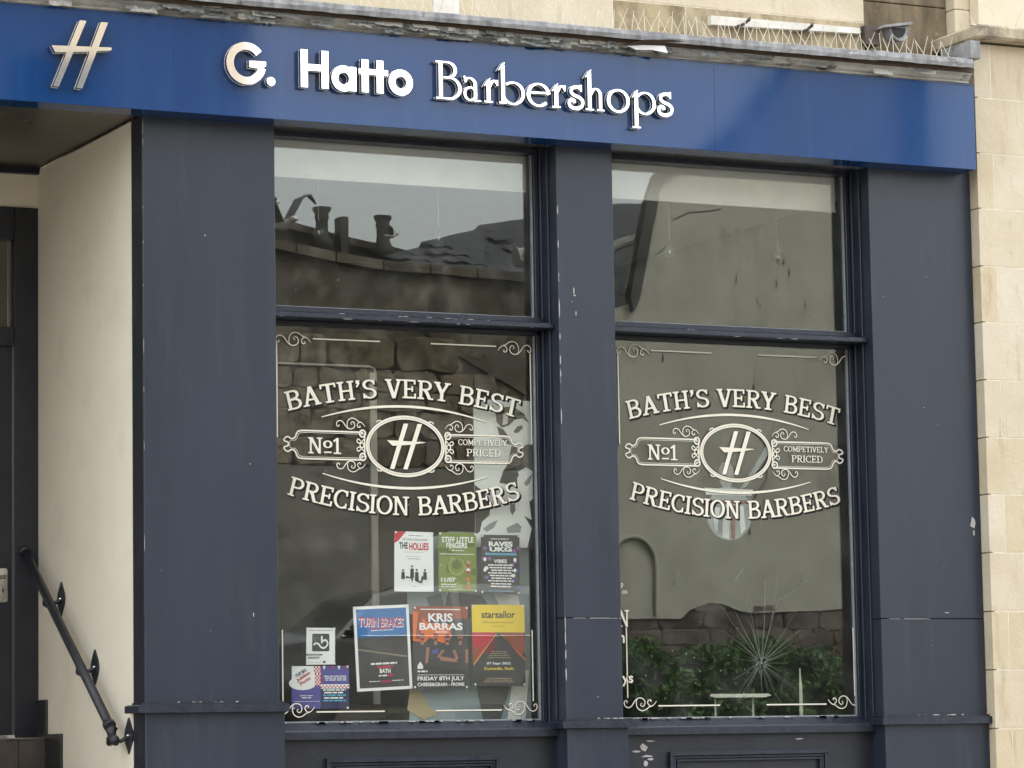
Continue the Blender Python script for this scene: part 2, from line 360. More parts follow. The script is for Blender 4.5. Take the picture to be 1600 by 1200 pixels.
def ribbon(mb, path, hw, y, m, shift=(0, 0), fn=lambda p: p):
    A, B = outline(path, hw)
    for i in range(len(A)-1):
        q = [fn(A[i]), fn(A[i+1]), fn(B[i+1]), fn(B[i])]
        mb.add([(p[0]+shift[0], y, p[1]+shift[1]) for p in q], [(0, 1, 2, 3)], m)

# ------------------------------------------------------------------ text in the built-in face, fitted to a box
_tc = {}
def text_geo(body, bold=0., sp=1.):
    k = (body, bold, sp)
    if k not in _tc:
        cu = bpy.data.curves.new('t', 'FONT'); cu.body = body; cu.size = 1; cu.offset = bold; cu.space_character = sp; cu.resolution_u = 3
        ob = bpy.data.objects.new('t', cu); me = bpy.data.meshes.new_from_object(ob)
        V = np.array([v.co[:2] for v in me.vertices]); F = [tuple(p.vertices) for p in me.polygons]
        bpy.data.objects.remove(ob); bpy.data.curves.remove(cu); bpy.data.meshes.remove(me)
        V -= V.min(0); V /= V.max(0); _tc[k] = (V, F)
    return _tc[k]
def put_text(mb, body, x0, x1, z0, z1, y, m, bold=.012, rot=0, sp=1.):
    V, F = text_geo(body, bold, sp); cx, cz = (x0+x1)/2, (z0+z1)/2; c, s = math.cos(rot), math.sin(rot); P = []
    for a, b in V:
        dx = x0+a*(x1-x0)-cx; dz = z0+b*(z1-z0)-cz; P.append((cx+dx*c-dz*s, y, cz+dx*s+dz*c))
    mb.add(P, F, m)

# ================================================================== GROUND AND STREET
g = MB(); g.box(-150, 150, -150, 150, -1.2, -.35, paving); tag(g.build('ground'), kind='structure')
def sheet(name, prof, x0, x1, m):
    b = MB()
    for (ya, za), (yb, zb) in zip(prof, prof[1:]): b.quad((x0, ya, za), (x1, ya, za), (x1, yb, zb), (x0, yb, zb), m)
    return tag(b.build(name), kind='structure')
sheet('road', [(-2.4, .60), (-7, .44), (-13, .12)], -40, 40, asphalt)
boxo('pavement', -40, 40, -2.4, 1.8, -.3, .73, paving)['kind'] = 'structure'
boxo('pavement', -40, 40, -16, -13, -.3, .25, paving)['kind'] = 'structure'
boxo('terrace', -40, 40, -60, -16, -.3, 1.9, asphalt)['kind'] = 'structure'
fl = MB()
pv = bpy.data.objects['pavement']
for i in range(-8, 14):
    for j in range(4): boxo('paving_slab', i*.6+.004, i*.6+.596, -2.38+j*.6+.004, -2.38+j*.6+.590, .72, .742+random.uniform(-.002, .002), paving, pv, .004)

# ================================================================== SHOPFRONT (pilasters, caps, risers, panels)
sf = thing('shopfront', 'navy painted timber shopfront of three broad flat pilasters below the blue fascia', 'shopfront')
PIL = [(0, .668), (2.175, 2.490), (4.0, 4.630)]
for i, (a, b) in enumerate(PIL):
    e = .022 if i < 2 else .012
    seam = (2.29, 2.31)[0]
    if i == 0: boxo('pilaster', a, b, 0, .24, 1.88, 4.66, navy, sf, .004)
    else:
        boxo('pilaster', a, b, 0, .24, 2.2985, 4.66, navy, sf, .004); boxo('pilaster', a, b, -.001, .24, 1.78, 2.2965, navy, sf, .003)
        [boxo('joint_filler', a+.05+q, a+.05+q+w_, -.0018, .1, 2.2962, 2.2982+.0006*(k_ % 2), chip_m, sf) for k_, (q, w_) in enumerate(((0, .07), (.09, .12), (.215, .03)))]
    boxo('pilaster_base', a-.001, b+e, -.012, .24, .73, 1.86 if i == 0 else 1.76, navy, sf, .004)
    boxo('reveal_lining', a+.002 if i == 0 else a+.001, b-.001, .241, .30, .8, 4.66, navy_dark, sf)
for (a, b, z0, z1, yb) in ((-.045, .702, 1.855, 1.893, .155), (2.135, 2.548, 1.758, 1.794, .17), (3.965, 4.648, 1.755, 1.791, .17)):
    m = MB(); m.prism([(a, z0), (b, z0), (b, z1-.006), (b-.012, z1), (a+.012, z1), (a, z1-.006)], -.045, yb, navy_frame); m.build('pilaster_cap', sf)
    boxo('cap_moulding', a+.018, b-.018, -.024, .1, z1+.0005, z1+.010, navy_frame, sf)
for x0, x1, s in ((.69, 2.175, 0), (2.512, 4.0, 1)):
    r = MB(); r.box(x0, x1, .115, .20, .74, 1.735, navy_dark); rs = r.build('stall_riser', sf)
    px0, px1 = ((.945, 1.86), (2.80, 3.72))[s]; zt = (1.632, 1.636)[s]
    pm = MB()
    for k, (d, y, t) in enumerate(((0, .092, .022), (.024, .100, .012), (.040, .094, .010))):
        a, b, c, dd = px0+d, px1-d, zt-d, .95+d
        pm.box(a, b, y, .114, c-t, c, navy_frame, .002); pm.box(a, b, y, .114, dd, dd+t, navy_frame, .002)
        pm.box(a, a+t, y, .114, dd+t, c-t, navy_frame, .002); pm.box(b-t, b, y, .114, dd+t, c-t, navy_frame, .002)
    pm.build('panel_moulding', rs)
# paint chips
ch = MB()
def chip(x, z, w, h, y=-.0016, n=7):
    pts = [(x+w*math.cos(t)*random.uniform(.6, 1.2), z+h*math.sin(t)*random.uniform(.6, 1.2)) for t in (2*math.pi*k/n for k in range(n))]
    ch.add([(p[0], y, p[1]) for p in pts], [tuple(range(n))], chip_m)
for zz in (4.35, 4.15, 4.0, 3.97, 3.86, 3.7, 3.55, 3.52, 3.5, 3.3, 2.28, 2.2, 2.12, 2.05): chip(2.178, zz+random.uniform(-.03, .03), .003, random.uniform(.01, .05))
for zz in (4.6, 4.55, 4.3, 4.1, 3.9, 3.6, 3.4, 3.1, 2.6): chip(.002, zz+random.uniform(-.1, .1), .0012, random.uniform(.004, .05))
for x, z, w, h in ((2.26, 3.92, .004, .02), (2.265, 3.9, .008, .005), (2.27, 3.81, .004, .012), (2.25, 3.87, .003, .004), (4.58, 2.80, .018, .03), (4.585, 2.75, .006, .018), (4.40, 2.33, .02, .003), (.54, 2.31, .003, .012), (.53, 3.02, .004, .003),
                   (.31, 4.1, .004, .004), (4.30, 3.4, .004, .003), (4.38, 3.31, .003, .003), (2.35, 1.91, .004, .003)): chip(x, z, w, h)
for k in range(12): chip(random.choice([random.uniform(.05, .66), random.uniform(2.2, 2.47), random.uniform(4.05, 4.6)]), random.uniform(1.95, 4.6), random.uniform(.001, .003), random.uniform(.001, .003))
for x, z, w, h in ((2.66, 1.66, .022, .022), (2.62, 1.64, .03, .005), (2.70, 1.69, .03, .004), (2.68, 1.615, .035, .006), (2.67, 1.58, .012, .02), (2.70, 1.60, .02, .006), (3.56, 1.69, .03, .004)): chip(x, z, w, h, .1135)
for x0, x1, z in ((2.22, 2.5, 1.8045), (4.2, 4.5, 1.8015), (.1, .5, 1.9035)):
    for k in range(7): chip(random.uniform(x0, x1), z, random.uniform(.008, .03), .003, -.0246, 6)
for k in range(22): chip(random.choice([random.uniform(.7, 2.1), random.uniform(2.55, 3.9)]), random.choice([3.7375, 3.7625]), random.uniform(.004, .03), .0012, .0442, 6)
tag(ch.build('paint_chip', sf), kind='stuff')

# ================================================================== WINDOWS
def scroll_paths(fx, fz, ox, oz, s=1.):
    sp = [[(26, 150), (33, 146), (36, 155), (28, 163), (15, 160), (9, 145), (14, 124), (30, 110), (50, 108), (72, 122), (96, 158), (120, 180), (148, 184), (172, 172), (182, 148), (174, 122), (158, 116), (146, 126), (149, 140), (160, 137)],
          [(122, 180), (112, 162), (109, 138), (118, 105), (138, 87), (160, 81), (190, 90), (215, 110), (245, 121), (265, 140), (279, 159)],
          [(236, 117), (214, 127), (204, 147), (212, 165), (228, 168), (233, 158), (224, 151)]]
    k = .00068*s; q = .00062*s
    return [[(ox+fx*(x-10)*k, oz-fz*(y-132)*q) for x, y in spline(p, 4)] for p in sp]
Y0 = .1865
def window(dx, dz, openx, label):
    t = thing('shop_window', label, 'window', 'tall shop windows')
    xa, xb = openx; zb, zt = 1.765, 4.66
    f = MB()
    for sgn, x in ((1, xa), (-1, xb)):
        def bx(u0, u1, y0, y1, z0, z1, m): a, b = sorted((x+sgn*u0, x+sgn*u1)); f.box(a, b, y0, y1, z0, z1, m, .0025)
        bx(0, .011, .085, .24, zb, zt, navy_frame)
        bx(.0, .021, .145, .24, zb, zt-.002, navy_frame); bx(.022, .045, .165, .24, zb, zt-.003, navy_frame)
    f.box(xa+.046, xb-.046, .14, .24, 4.632, 4.659, navy_frame, .003)
    f.build('frame', t)
    r = MB(); r.box(xa+.001, xb-.001, .045, .16, 3.736, 3.764, navy_frame, .004); r.box(xa+.022, xb-.022, .130, .236, 3.7645, 3.800, navy_frame, .003)
    r.box(xa+.022, xb-.022, .110, .2355, 3.765, 3.775, navy_frame, .003); r.box(xa+.022, xb-.022, .165, .235, 3.715, 3.7355, navy_dark, .002)
    r.build('transom_rail', t)
    p = MB()
    for z0, z1 in ((3.801, 4.631), (1.80, 3.714)):
        for x in (xa+.0455, xb-.0455-.009): p.box(x, x+.009, .180, .20, z0, z1, putty, .002)
        p.box(xa+.055, xb-.055, .180, .20, z0, z0+.009, putty, .002)
    for k in range(26):
        x = random.uniform(xa+.06, xb-.1); w = random.uniform(.01, .05); p.box(x, x+w, .155, .18, 1.8, 1.806, chip_m)
    p.build('putty_bead', t)
    s = MB(); s.profile_x([(.076, 1.722), (.076, 1.757), (.082, 1.764), (.17, 1.80), (.235, 1.80), (.235, 1.722)], xa+.022 if xa > 2 else xa+.022, xb-.001, navy_frame); s.build('sill', t)
    boxo('upper_pane', xa+.03, xb-.03, .190, .196, 3.79, 4.64, glass, t)
    boxo('lower_pane', xa+.03, xb-.03, .190, .196, 1.79, 3.72, glass, t)
    # ---- vinyl lettering
    L = bpy.data.objects.new('window_lettering', None); COL.objects.link(L); L.parent = t
    cx = 1.414+dx
    def arched(txt, H, k, zc, sg, total):
        ws = [glyph(c)[1] for c in txt]; sc = total/sum(ws); x = -total/2
        for c, w in zip(txt, ws):
            u = x+w*sc/2; x += w*sc
            if c == ' ': continue
            th = math.atan(-2*k*u*sg); z = zc+dz-sg*k*u*u; cs, sn = math.cos(th), math.sin(th)
            def fn(p, ox=0, oz=0):
                a = (p[0]-w/2)*sc; b = p[1]*H if sg > 0 else (p[1])*H
                return (cx+u+a*cs-b*sn+ox, z+a*sn+b*cs+oz)
            m = MB()
            for e, (ox, oz) in enumerate(((.010, -.0085), (.0065, -.0055), (.003, -.0025))):
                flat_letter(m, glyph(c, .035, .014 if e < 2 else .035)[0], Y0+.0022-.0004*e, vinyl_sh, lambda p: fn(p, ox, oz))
            flat_letter(m, glyph(c)[0], Y0, vinyl, fn); m.build('letter', L)
    arched("BATH'S VERY BEST", .093, .215, 3.379, 1, 1.235)
    arched("PRECISION BARBERS", .092, .235, 2.804, -1, 1.25)
    def small(txt, xl, xr, z, H, name='letter'):
        ws = [glyph(c)[1] for c in txt]; sc = (xr-xl)/sum(ws); x = xl
        for c, w in zip(txt, ws):
            m = MB(); X = x; x += w*sc
            hh = H*(.78 if c == 'o' else 1); zo = H*.36 if c == 'o' else 0
            fn = lambda p, o=0: (X+dx+p[0]*sc+o, z+dz+p[1]*hh+zo-o*.8)
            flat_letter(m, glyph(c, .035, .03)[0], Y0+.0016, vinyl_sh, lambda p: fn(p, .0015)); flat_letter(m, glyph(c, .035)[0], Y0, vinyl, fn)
            if c == 'o': m.box(X+dx+.006, X+dx+w*sc-.006, Y0-.0001, Y0+.0008, z+dz+.004, z+dz+.011, vinyl)
            m.build(name, L)
    small('No1', .900, 1.080, 3.096, .078); small('COMPETIVELY', 1.700, 1.968, 3.156, .029); small('PRICED', 1.744, 1.934, 3.102, .036)
    # ---- lines, frame, badge
    fm = MB(); ct = MB()
    def st(mb, path, hw, sh=True, y=Y0):
        path = [(x+dx, z+dz) for x, z in path]
        if sh: ribbon(mb, path, (lambda t_, T_: (hw(t_, T_) if callable(hw) else hw)+.0016), y+.0016, vinyl_sh, (.0015, -.0012))
        ribbon(mb, path, hw, y, vinyl)
    tap = lambda w, e=.35: (lambda t_, T_: w*(e+(1-e)*min(1, 4*min(t_, 1-t_)+.15)))
    C = 1.424
    for sx in (1, -1):
        for sz, oz in ((1, 3.650), (-1, 1.862)):
            ox = C-sx*.684
            for i, p in enumerate(scroll_paths(sx, sz, ox, oz)): st(fm, p, tap(.0026), y=Y0-.0004*i)
            z = oz+(.004 if sz > 0 else -.008)
            a, b = sorted((ox+sx*.192, ox+sx*.548)); st(fm, [(a, z), (b, z)], .0034)
            x = ox+sx*.004+(0 if sx > 0 else .0)
            if sz > 0: st(fm, [(x, 3.626), (x, 3.17)], .0032)
            else: st(fm, [(x+sx*.016, 2.246), (x+sx*.016, 1.895)], .0032)
    fm.build('border_line', L)
    top = [(C-.01+u, 3.338-.33*u*u) for u in [-.44+.88*i/24 for i in range(25)]]; bot = [(C-.008+u, 2.937+.33*u*u) for u in [-.44+.88*i/24 for i in range(25)]]
    st(ct, top, lambda t_, T_: .0022+.0042*math.sin(math.pi*t_)); st(ct, bot, lambda t_, T_: .0022+.0042*math.sin(math.pi*t_))
    zc = 3.142; ox = 1.416
    el = lambda rx, rz: [(ox+rx*math.cos(a), zc+rz*math.sin(a)) for a in [2*math.pi*i/60 for i in range(61)]]
    st(ct, el(.203, .143), .0085, False, Y0-.0008); st(ct, el(.1935, .134), .0022, False, Y0-.0012)
    ribbon(ct, [(x+dx, z+dz) for x, z in el(.190, .130)], .0018, Y0-.0014, vinyl_sh); ribbon(ct, [(x+dx, z+dz) for x, z in el(.2005, .1405)], .0006, Y0-.0016, vinyl_sh)
    ribbon(ct, [(x+dx, z+dz) for x, z in el(.2125, .1525)], .0018, Y0+.0006, vinyl_sh)
    for sx in (1, -1):
        X = lambda x: ox+sx*(x-ox)
        plate = [(1.19, 3.205), (.95, 3.206), (.866, 3.205), (.845, 3.195), (.838, 3.178), (.826, 3.166), (.812, 3.166), (.800, 3.174), (.785, 3.170), (.776, 3.156), (.786, 3.151), (.797, 3.148), (.800, 3.139), (.797, 3.130), (.786, 3.127), (.776, 3.121), (.785, 3.107), (.800, 3.103), (.812, 3.111), (.826, 3.111), (.838, 3.098), (.845, 3.081), (.866, 3.071), (.95, 3.070), (1.19, 3.070)]
        P = [(X(x), z) for x, z in spline(plate, 3)]
        st(ct, P, .0038)
        ins = [(X(x), z) for x, z in spline([(1.18, 3.196), (.95, 3.197), (.872, 3.196), (.853, 3.188), (.846, 3.172), (.834, 3.158), (.812, 3.157), (.806, 3.139), (.812, 3.120), (.834, 3.118), (.846, 3.104), (.853, 3.089), (.872, 3.080), (.95, 3.079), (1.18, 3.079)], 3)]
        ribbon(ct, [(x+dx, z+dz) for x, z in ins], .0011, Y0-.0003, vinyl)
        for sz in (1, -1):
            for i, p in enumerate(scroll_paths(sx, sz, X(1.052), zc+sz*.105, .82)): st(ct, p, tap(.0022), True, Y0-.0004*i)
            c0 = (X(1.188), zc+sz*.057); ring = [(c0[0]+.0155*math.cos(a), c0[1]+.0165*math.sin(a)) for a in [2*math.pi*i/20 for i in range(21)]]
            st(ct, ring, .0038, True, Y0-.0011)
            st(ct, [(c0[0]+.006*math.cos(a)*(1-a/14)-.002, c0[1]+.006*math.sin(a)*(1-a/14)) for a in [i*.7 for i in range(14)]], .0022, False, Y0-.0013)
            st(ct, [(X(x), zc+sz*z) for x, z in spline([(1.178, .020), (1.166, .030), (1.158, .022), (1.162, .012), (1.172, .010), (1.184, .018), (1.196, .030)], 4)], .0026, True, Y0-.0005)
            st(ct, [(X(x), zc+sz*z) for x, z in ((1.262, .113), (1.27, .122), (1.285, .124), (1.292, .118))], .003, True, Y0-.0005)
        st(ct, [(X(1.184)+.010*math.cos(a), zc+.012*math.sin(a)) for a in [2*math.pi*i/14 for i in range(15)]], .0028, True, Y0-.0009)
        st(ct, [(X(1.199), 3.085), (X(1.199), 3.20)], .0036, False, Y0-.0002)
    ct.build('badge', L)
    e = MB()
    for pl in ([(1.407, 3.254), (1.432, 3.254), (1.354, 3.029), (1.331, 3.030)], [(1.481, 3.254), (1.506, 3.254), (1.425, 3.029), (1.402, 3.030)], [(1.317, 3.170), (1.521, 3.165), (1.521, 3.162), (1.440, 3.150), (1.346, 3.143)]):
        e.add([(x+dx+.004, Y0+.0012, z+dz-.004) for x, z in pl], [tuple(range(len(pl)))], vinyl_sh); e.add([(x+dx, Y0-.0004*len(pl), z+dz) for x, z in pl], [tuple(range(len(pl)))], vinyl)
    e.build('emblem', L)
    return t, L
w1, L1 = window(0, 0, (.668, 2.175), 'left tall shop window with concert posters stuck inside the lower pane')
w2, L2 = window(1.855, .012, (2.490, 4.0), 'right tall shop window with a cracked lower pane and no posters')
# cut-off writing at the left edge of the right pane
ow = MB()
flat_letter(ow, glyph('N')[0], Y0, vinyl, lambda p: (2.567+p[0]*.075, 2.262+p[1]*.085)); put_text(ow, 'n', 2.572, 2.604, 2.182, 2.222, Y0, vinyl, .02)
put_text(ow, 'ys', 2.585, 2.648, 1.965, 2.018, Y0, vinyl, .02); put_text(ow, 'os', 2.596, 2.624, 2.428, 2.446, Y0, vinyl, 0); put_text(ow, 'p', 2.590, 2.602, 2.455, 2.482, Y0, vinyl, 0)
ow.build('opening_words', L2)
# star crack in the right pane
ck = MB(); cc = (3.391, 2.081)
random.seed(21)
for k in range(58):
    a = 2*math.pi*k/58+random.uniform(-.09, .09); L_ = random.choice([.10, .16, .22, .30, .38, .46])*random.uniform(.85, 1.3); n = 6
    if abs(math.cos(a)) > .82: L_ *= .45
    if math.sin(a) < 0: L_ *= .8
    if -2.6 < a-2*math.pi*(a > math.pi) < -.5: L_ = min(L_, .24)
    r0 = random.uniform(.015, .04); p = [(cc[0]+(r0+(L_-r0)*i/n)*math.cos(a+.12*(i/n)**2*random.choice((-1, 1))*.5), cc[1]+(r0+(L_-r0)*i/n)*math.sin(a+.05*i/n)) for i in range(n+1)]
    if min(q[1] for q in p) < 1.81 or max(q[0] for q in p) > 3.94: p = [q for q in p if q[1] > 1.815 and q[0] < 3.94]
    if len(p) > 1: ribbon(ck, p, lambda t_, T_: .00050*(1-.7*t_), .1888-.00001*k, crack_m)
for k in range(70):
    a = random.uniform(0, 6.28); r = abs(random.gauss(0, .016)); q = (cc[0]+r*math.cos(a), cc[1]+r*math.sin(a)); w = random.uniform(.001, .0035)
    ck.add([(q[0]+w*math.cos(b+a), .1880, q[1]+w*math.sin(b+a)) for b in (0, 2.1, 4.2)], [(0, 1, 2)], crack_m)
for P_ in ([(3.46, 2.30), (3.50, 2.40), (3.62, 2.46), (3.66, 2.50)], [(3.66, 2.50), (3.72, 2.51)], [(3.42, 2.35), (3.425, 2.5)], [(3.25, 2.5), (3.30, 2.56)], [(3.50, 2.62), (3.56, 2.68)]): ribbon(ck, P_, .0006, .1886, crack_m)
ck.build('crack', w2)
sp = MB()
for k in range(60):
    x, z = random.choice([(random.uniform(2.65, 3.9), random.uniform(1.9, 4.4)), (random.uniform(.8, 2.1), random.uniform(1.9, 4.4)), (random.uniform(2.7, 3.4), random.uniform(1.9, 2.4))]); w = random.uniform(.0008, .003)
    sp.add([(x+w*math.cos(b), .1885, z+w*1.4*math.sin(b)) for b in (0, 1.2, 2.4, 3.6, 4.8)], [(0, 1, 2, 3, 4)], crack_m)
tag(sp.build('glass_speck', w2), kind='stuff')

# ================================================================== FASCIA SIGN
fs = thing('fascia_sign', 'long glossy blue fascia board with raised polished metal shop name lettering', 'shop sign')
for a, b in ((-2.2, .1047), (.1053, 3.0047), (3.0053, 4.573)):
    m = MB(); m.box(a, b, -.15, .0, 4.652, 5.100, blue, .0015); m.build('fascia_board', fs)
boxo('top_flashing', -2.2, 4.573, -.153, -.10, 5.0985, 5.1035, blue, fs)
ZB = 4.803
def raised(name, polys, ox=0, oz=0, s=1., res=.0022, yf=-.192, yb=-.165):
    faces, bnd = contour([[(x*s+ox, z*s+oz) for x, z in q] for q in polys], res); m = MB()
    flat_letter(m, faces, yf, chrome, lambda p: p)
    for a, b in bnd: m.quad((a[0], yf, a[1]), (b[0], yf, b[1]), (b[0], yb, b[1]), (a[0], yb, a[1]), chrome)
    fb, bb = contour([[(x*s+ox, z*s+oz) for x, z in q] for q in polys], res*1.5, .0015)
    flat_letter(m, fb, yb+.001, steel, lambda p: p)
    for a, b in bb: m.quad((a[0], yb+.001, a[1]), (b[0], yb+.001, b[1]), (b[0], yb+.012, b[1]), (a[0], yb+.012, a[1]), steel)
    o = m.build(name, fs); return o
sg = segs
# G
gp = sg(arc(.452, 4.901, .0815, .0835, 38, 348, 40), .0185)+[[(.466, 4.916), (.552, 4.916), (.552, 4.895), (.530, 4.880), (.466, 4.883)]]
raised('letter', gp); raised('full_stop', [arc(.577, 4.823, .0215, .0215, 0, 360, 20)[:-1]])
raised('letter', [rect(.729, ZB+.005, .765, ZB+.188), rect(.836, ZB+.005, .872, ZB+.188), rect(.76, ZB+.088, .84, ZB+.119)])
raised('letter', sg(arc(.950, ZB+.062, .0455, .0465, 0, 360, 30), .017)+[rect(.981, ZB+.003, 1.016, ZB+.121)])
for x in (1.044, 1.122): raised('letter', [rect(x, ZB+.003, x+.036, ZB+.163), rect(x-.015, ZB+.090, x+.060, ZB+.118)])
raised('letter', sg(arc(1.249, ZB+.064, .0465, .0465, 0, 360, 30), .0175))
# Barbershops, high-contrast display face
c_ = lambda w, t=.0095: (lambda u, T: .86*(t+(w-t)*abs(T[1])**1.3)/2)
TH = .0200
def bb(ch, x):
    o = []; z = ZB; st_ = TH/2
    def stem(X, a, b, serif=True, flag=False):
        q = [rect(X-st_, z+a, X+st_, z+b)]
        if serif: q.append(rect(X-st_-.013, z+a, X+st_+.013, z+a+.007))
        if flag: q.append([(X-st_-.016, z+b-.028), (X-st_, z+b-.019), (X-st_+.004, z+b-.02), (X+st_+.002, z+b+.014), (X+st_-.004, z+b+.014), (X-st_-.002, z+b-.006)])
        return q
    if ch == 'B': o = [rect(x+.016, z, x+.016+TH, z+.187), rect(x, z, x+.07, z+.008), rect(x, z+.179, x+.065, z+.187)]+sg([(x+.03, z+.183), (x+.06, z+.183)]+arc(x+.062, z+.145, .042, .038, 90, -90)+[(x+.04, z+.107)], c_(.021))+sg([(x+.035, z+.107), (x+.07, z+.107)]+arc(x+.072, z+.0555, .056, .0515, 90, -90, 18)+[(x+.03, z+.004)], c_(.021))
    if ch == 'a': o = sg(spline([(x+.012, z+.097), (x+.022, z+.111), (x+.045, z+.112), (x+.064, z+.095), (x+.067, z+.07), (x+.067, z+.012)], 5), c_(TH))+sg(arc(x+.040, z+.036, .030, .0315, 0, 360, 24), c_(.016))+[rect(x+.058, z, x+.097, z+.007), [(x+.003, z+.122), (x+.012, z+.09), (x+.022, z+.093), (x+.012, z+.123)]]
    if ch == 'r': o = stem(x+.030, 0, .107, True, True)+sg(spline([(x+.036, z+.078), (x+.050, z+.104), (x+.066, z+.108), (x+.078, z+.096)], 4), c_(.018, .012))+[[(x+.068, z+.112), (x+.082, z+.115), (x+.082, z+.085), (x+.074, z+.085)]]
    if ch == 'b': o = stem(x+.032, .004, .192, False, True)+sg(arc(x+.086, z+.055, .056, .0535, 130, -190, 34), c_(.020))+[rect(x+.010, z, x+.05, z+.008)]
    if ch == 'e': o = sg(arc(x+.065, z+.057, .056, .0545, 5, 318, 32), c_(.022, .010))+[[(x+.015, z+.062), (x+.015, z+.071), (x+.128, z+.074), (x+.126, z+.064)]]
    if ch == 's': o = sg(spline([(x+.078, z+.105), (x+.055, z+.112), (x+.030, z+.103), (x+.026, z+.082), (x+.045, z+.068), (x+.072, z+.058), (x+.088, z+.040), (x+.080, z+.014), (x+.052, z+.004), (x+.022, z+.010), (x+.013, z+.030), (x+.024, z+.046), (x+.040, z+.042), (x+.042, z+.030)], 5), .0082)+[[(x+.070, z+.122), (x+.084, z+.124), (x+.084, z+.088), (x+.074, z+.09)]]
    if ch == 'h': o = stem(x+.030, 0, .190, True, True)+sg(spline([(x+.036, z+.080), (x+.052, z+.105), (x+.072, z+.108), (x+.088, z+.090), (x+.090, z+.06), (x+.090, z+.006)], 5), c_(.020))+[rect(x+.072, z, x+.112, z+.007)]
    if ch == 'o': o = sg(arc(x+.063, z+.058, .055, .0545, 0, 360, 36), c_(.021, .011))
    if ch == 'p': o = stem(x+.034, -.072, .107, True, True)+sg(arc(x+.084, z+.056, .052, .0535, 140, -170, 34), c_(.020))
    raised('letter', o, res=.0017, yf=-.190)
for ch_, x_ in zip('Barbershops', (1.436, 1.580, 1.688, 1.765, 1.926, 2.058, 2.146, 2.243, 2.370, 2.500, 2.648)): bb(ch_, x_)
raised('emblem', [[(-.371, 5.040), (-.338, 5.040), (-.472, 4.720), (-.500, 4.722)], [(-.268, 5.040), (-.233, 5.040), (-.359, 4.720), (-.388, 4.722)], [(-.506, 4.912), (-.217, 4.924), (-.217, 4.910), (-.36, 4.892), (-.488, 4.880)]], yf=-.196, yb=-.166, res=.003)

# ================================================================== CORNICE, LEAD, SPIKES
random.seed(11)
cn = thing('cornice', 'decayed timber cornice with grey lead capping and curling paint above the blue fascia', 'cornice')
m = MB(); prof = [(-.13, 5.106), (-.142, 5.114), (-.136, 5.124), (-.150, 5.134), (-.158, 5.146), (-.182, 5.158), (-.196, 5.172), (-.204, 5.176), (-.204, 5.184), (.115, 5.19), (.115, 5.106)]
m.profile_x(prof, -2.2, 4.55, peel_w, 220)
m.v = [(x, y+random.uniform(-.002, .002) if y < 0 else y, z+random.uniform(-.0015, .0015)) for x, y, z in m.v]; m.build('moulding', cn)
m = MB(); m.box(-2.2, 4.54, -.135, .11, 5.1037, 5.109, timber); m.box(-2.2, 4.54, -.2065, -.1, 5.1595, 5.183, timber); m.build('bed_board_shade_strip', cn)  # upper dark strip stands in for the shadow under the lead
xs = [-2.2, -1.0, .12, 1.35, 2.884, 3.9, 4.515]
for a, b in zip(xs, xs[1:]):
    m = MB(); n = 16; dzr = .006 if a > 3.5 else 0
    m.profile_x([(-.24, 5.169+dzr), (-.245, 5.19+dzr), (-.24, 5.214+dzr), (-.225, 5.220+dzr), (.115, 5.262), (.115, 5.25), (-.218, 5.212+dzr), (-.232, 5.206+dzr), (-.233, 5.172+dzr)], a, b+(.02 if b < 4.5 else 0), lead, n)
    j = .001 if b > 4.5 else 0
    m.v = [(x, y+random.uniform(-.003, .003), z+random.uniform(-.002, .002)) for x, y, z in m.v]; m.build('lead_capping', cn)
m = MB(); m.box(4.535, 4.598, -.19, .1, 5.24, 5.335, lead, .003); m.build('lead_upstand', cn)
fk = MB()
for k in range(120):
    x = random.choice([random.uniform(.0, 3.2), random.uniform(-1, 4.5), random.uniform(.8, 2.4)]); w = random.uniform(.04, .15); h = random.uniform(.012, .034); z = random.uniform(5.135, 5.166); y = -.150-(z-5.118)*.8-.006
    cu = random.uniform(.004, .018); mm = random.choice([peel_g, peel_g, peel_g, peel_w]) ; tl = random.uniform(-.1, .1); n = 7; V = []
    for i in range(n+1):
        u = i/n; e1 = random.uniform(-.3, .3)*h*.5
        V += [(x+w*u, y-cu*.2, z+tl*w*u*.3), (x+w*u+random.uniform(-.003, .003), y-cu-cu*random.uniform(-.3, .5), z-h+e1+tl*w*u*.3)]
    fk.add(V, [(2*i, 2*i+2, 2*i+3, 2*i+1) for i in range(n)], mm)
tag(fk.build('paint_flake', cn), kind='stuff')
fk = MB(); fk.add([(2.42, -.24, 5.135), (2.55, -.27, 5.165), (2.70, -.26, 5.178), (2.88, -.22, 5.182), (2.72, -.21, 5.160), (2.55, -.215, 5.138)], [(0, 1, 5), (1, 2, 4, 5), (2, 3, 4)], timber)
fk.add([(2.46, -.225, 5.142), (2.68, -.235, 5.150), (2.69, -.245, 5.112), (2.6, -.235, 5.124), (2.52, -.23, 5.118)], [(0, 1, 2, 3, 4)], paper); fk.build('torn_strip', cn)
spike_me = MB(); spike_me.tube([(0, 0, 0), (0, 0, .115)], [.0023, .0016], spike_m, 4); s0 = spike_me.build('spike'); sme = s0.data; bpy.data.objects.remove(s0)
def strip(x0, x1, y, z, label, n, slope=0):
    t = thing('bird_spike_strip', label, 'bird spikes', 'bird spikes along the ledges', (x0, y, z)); boxo('base', 0, x1-x0, -.01, .01, .0, .005, spike_m, t)
    for k in range(n):
        o = link('spike', sme, t); o.location = ((k+.5)*(x1-x0)/n, 0, .004); a = (-1, 0, 1)[k % 3]
        o.rotation_euler = (random.uniform(-.1, .1)+a*.42, a*.22+random.uniform(-.16, .16), 0); o.scale = (1, 1, random.uniform(.8, 1.1))
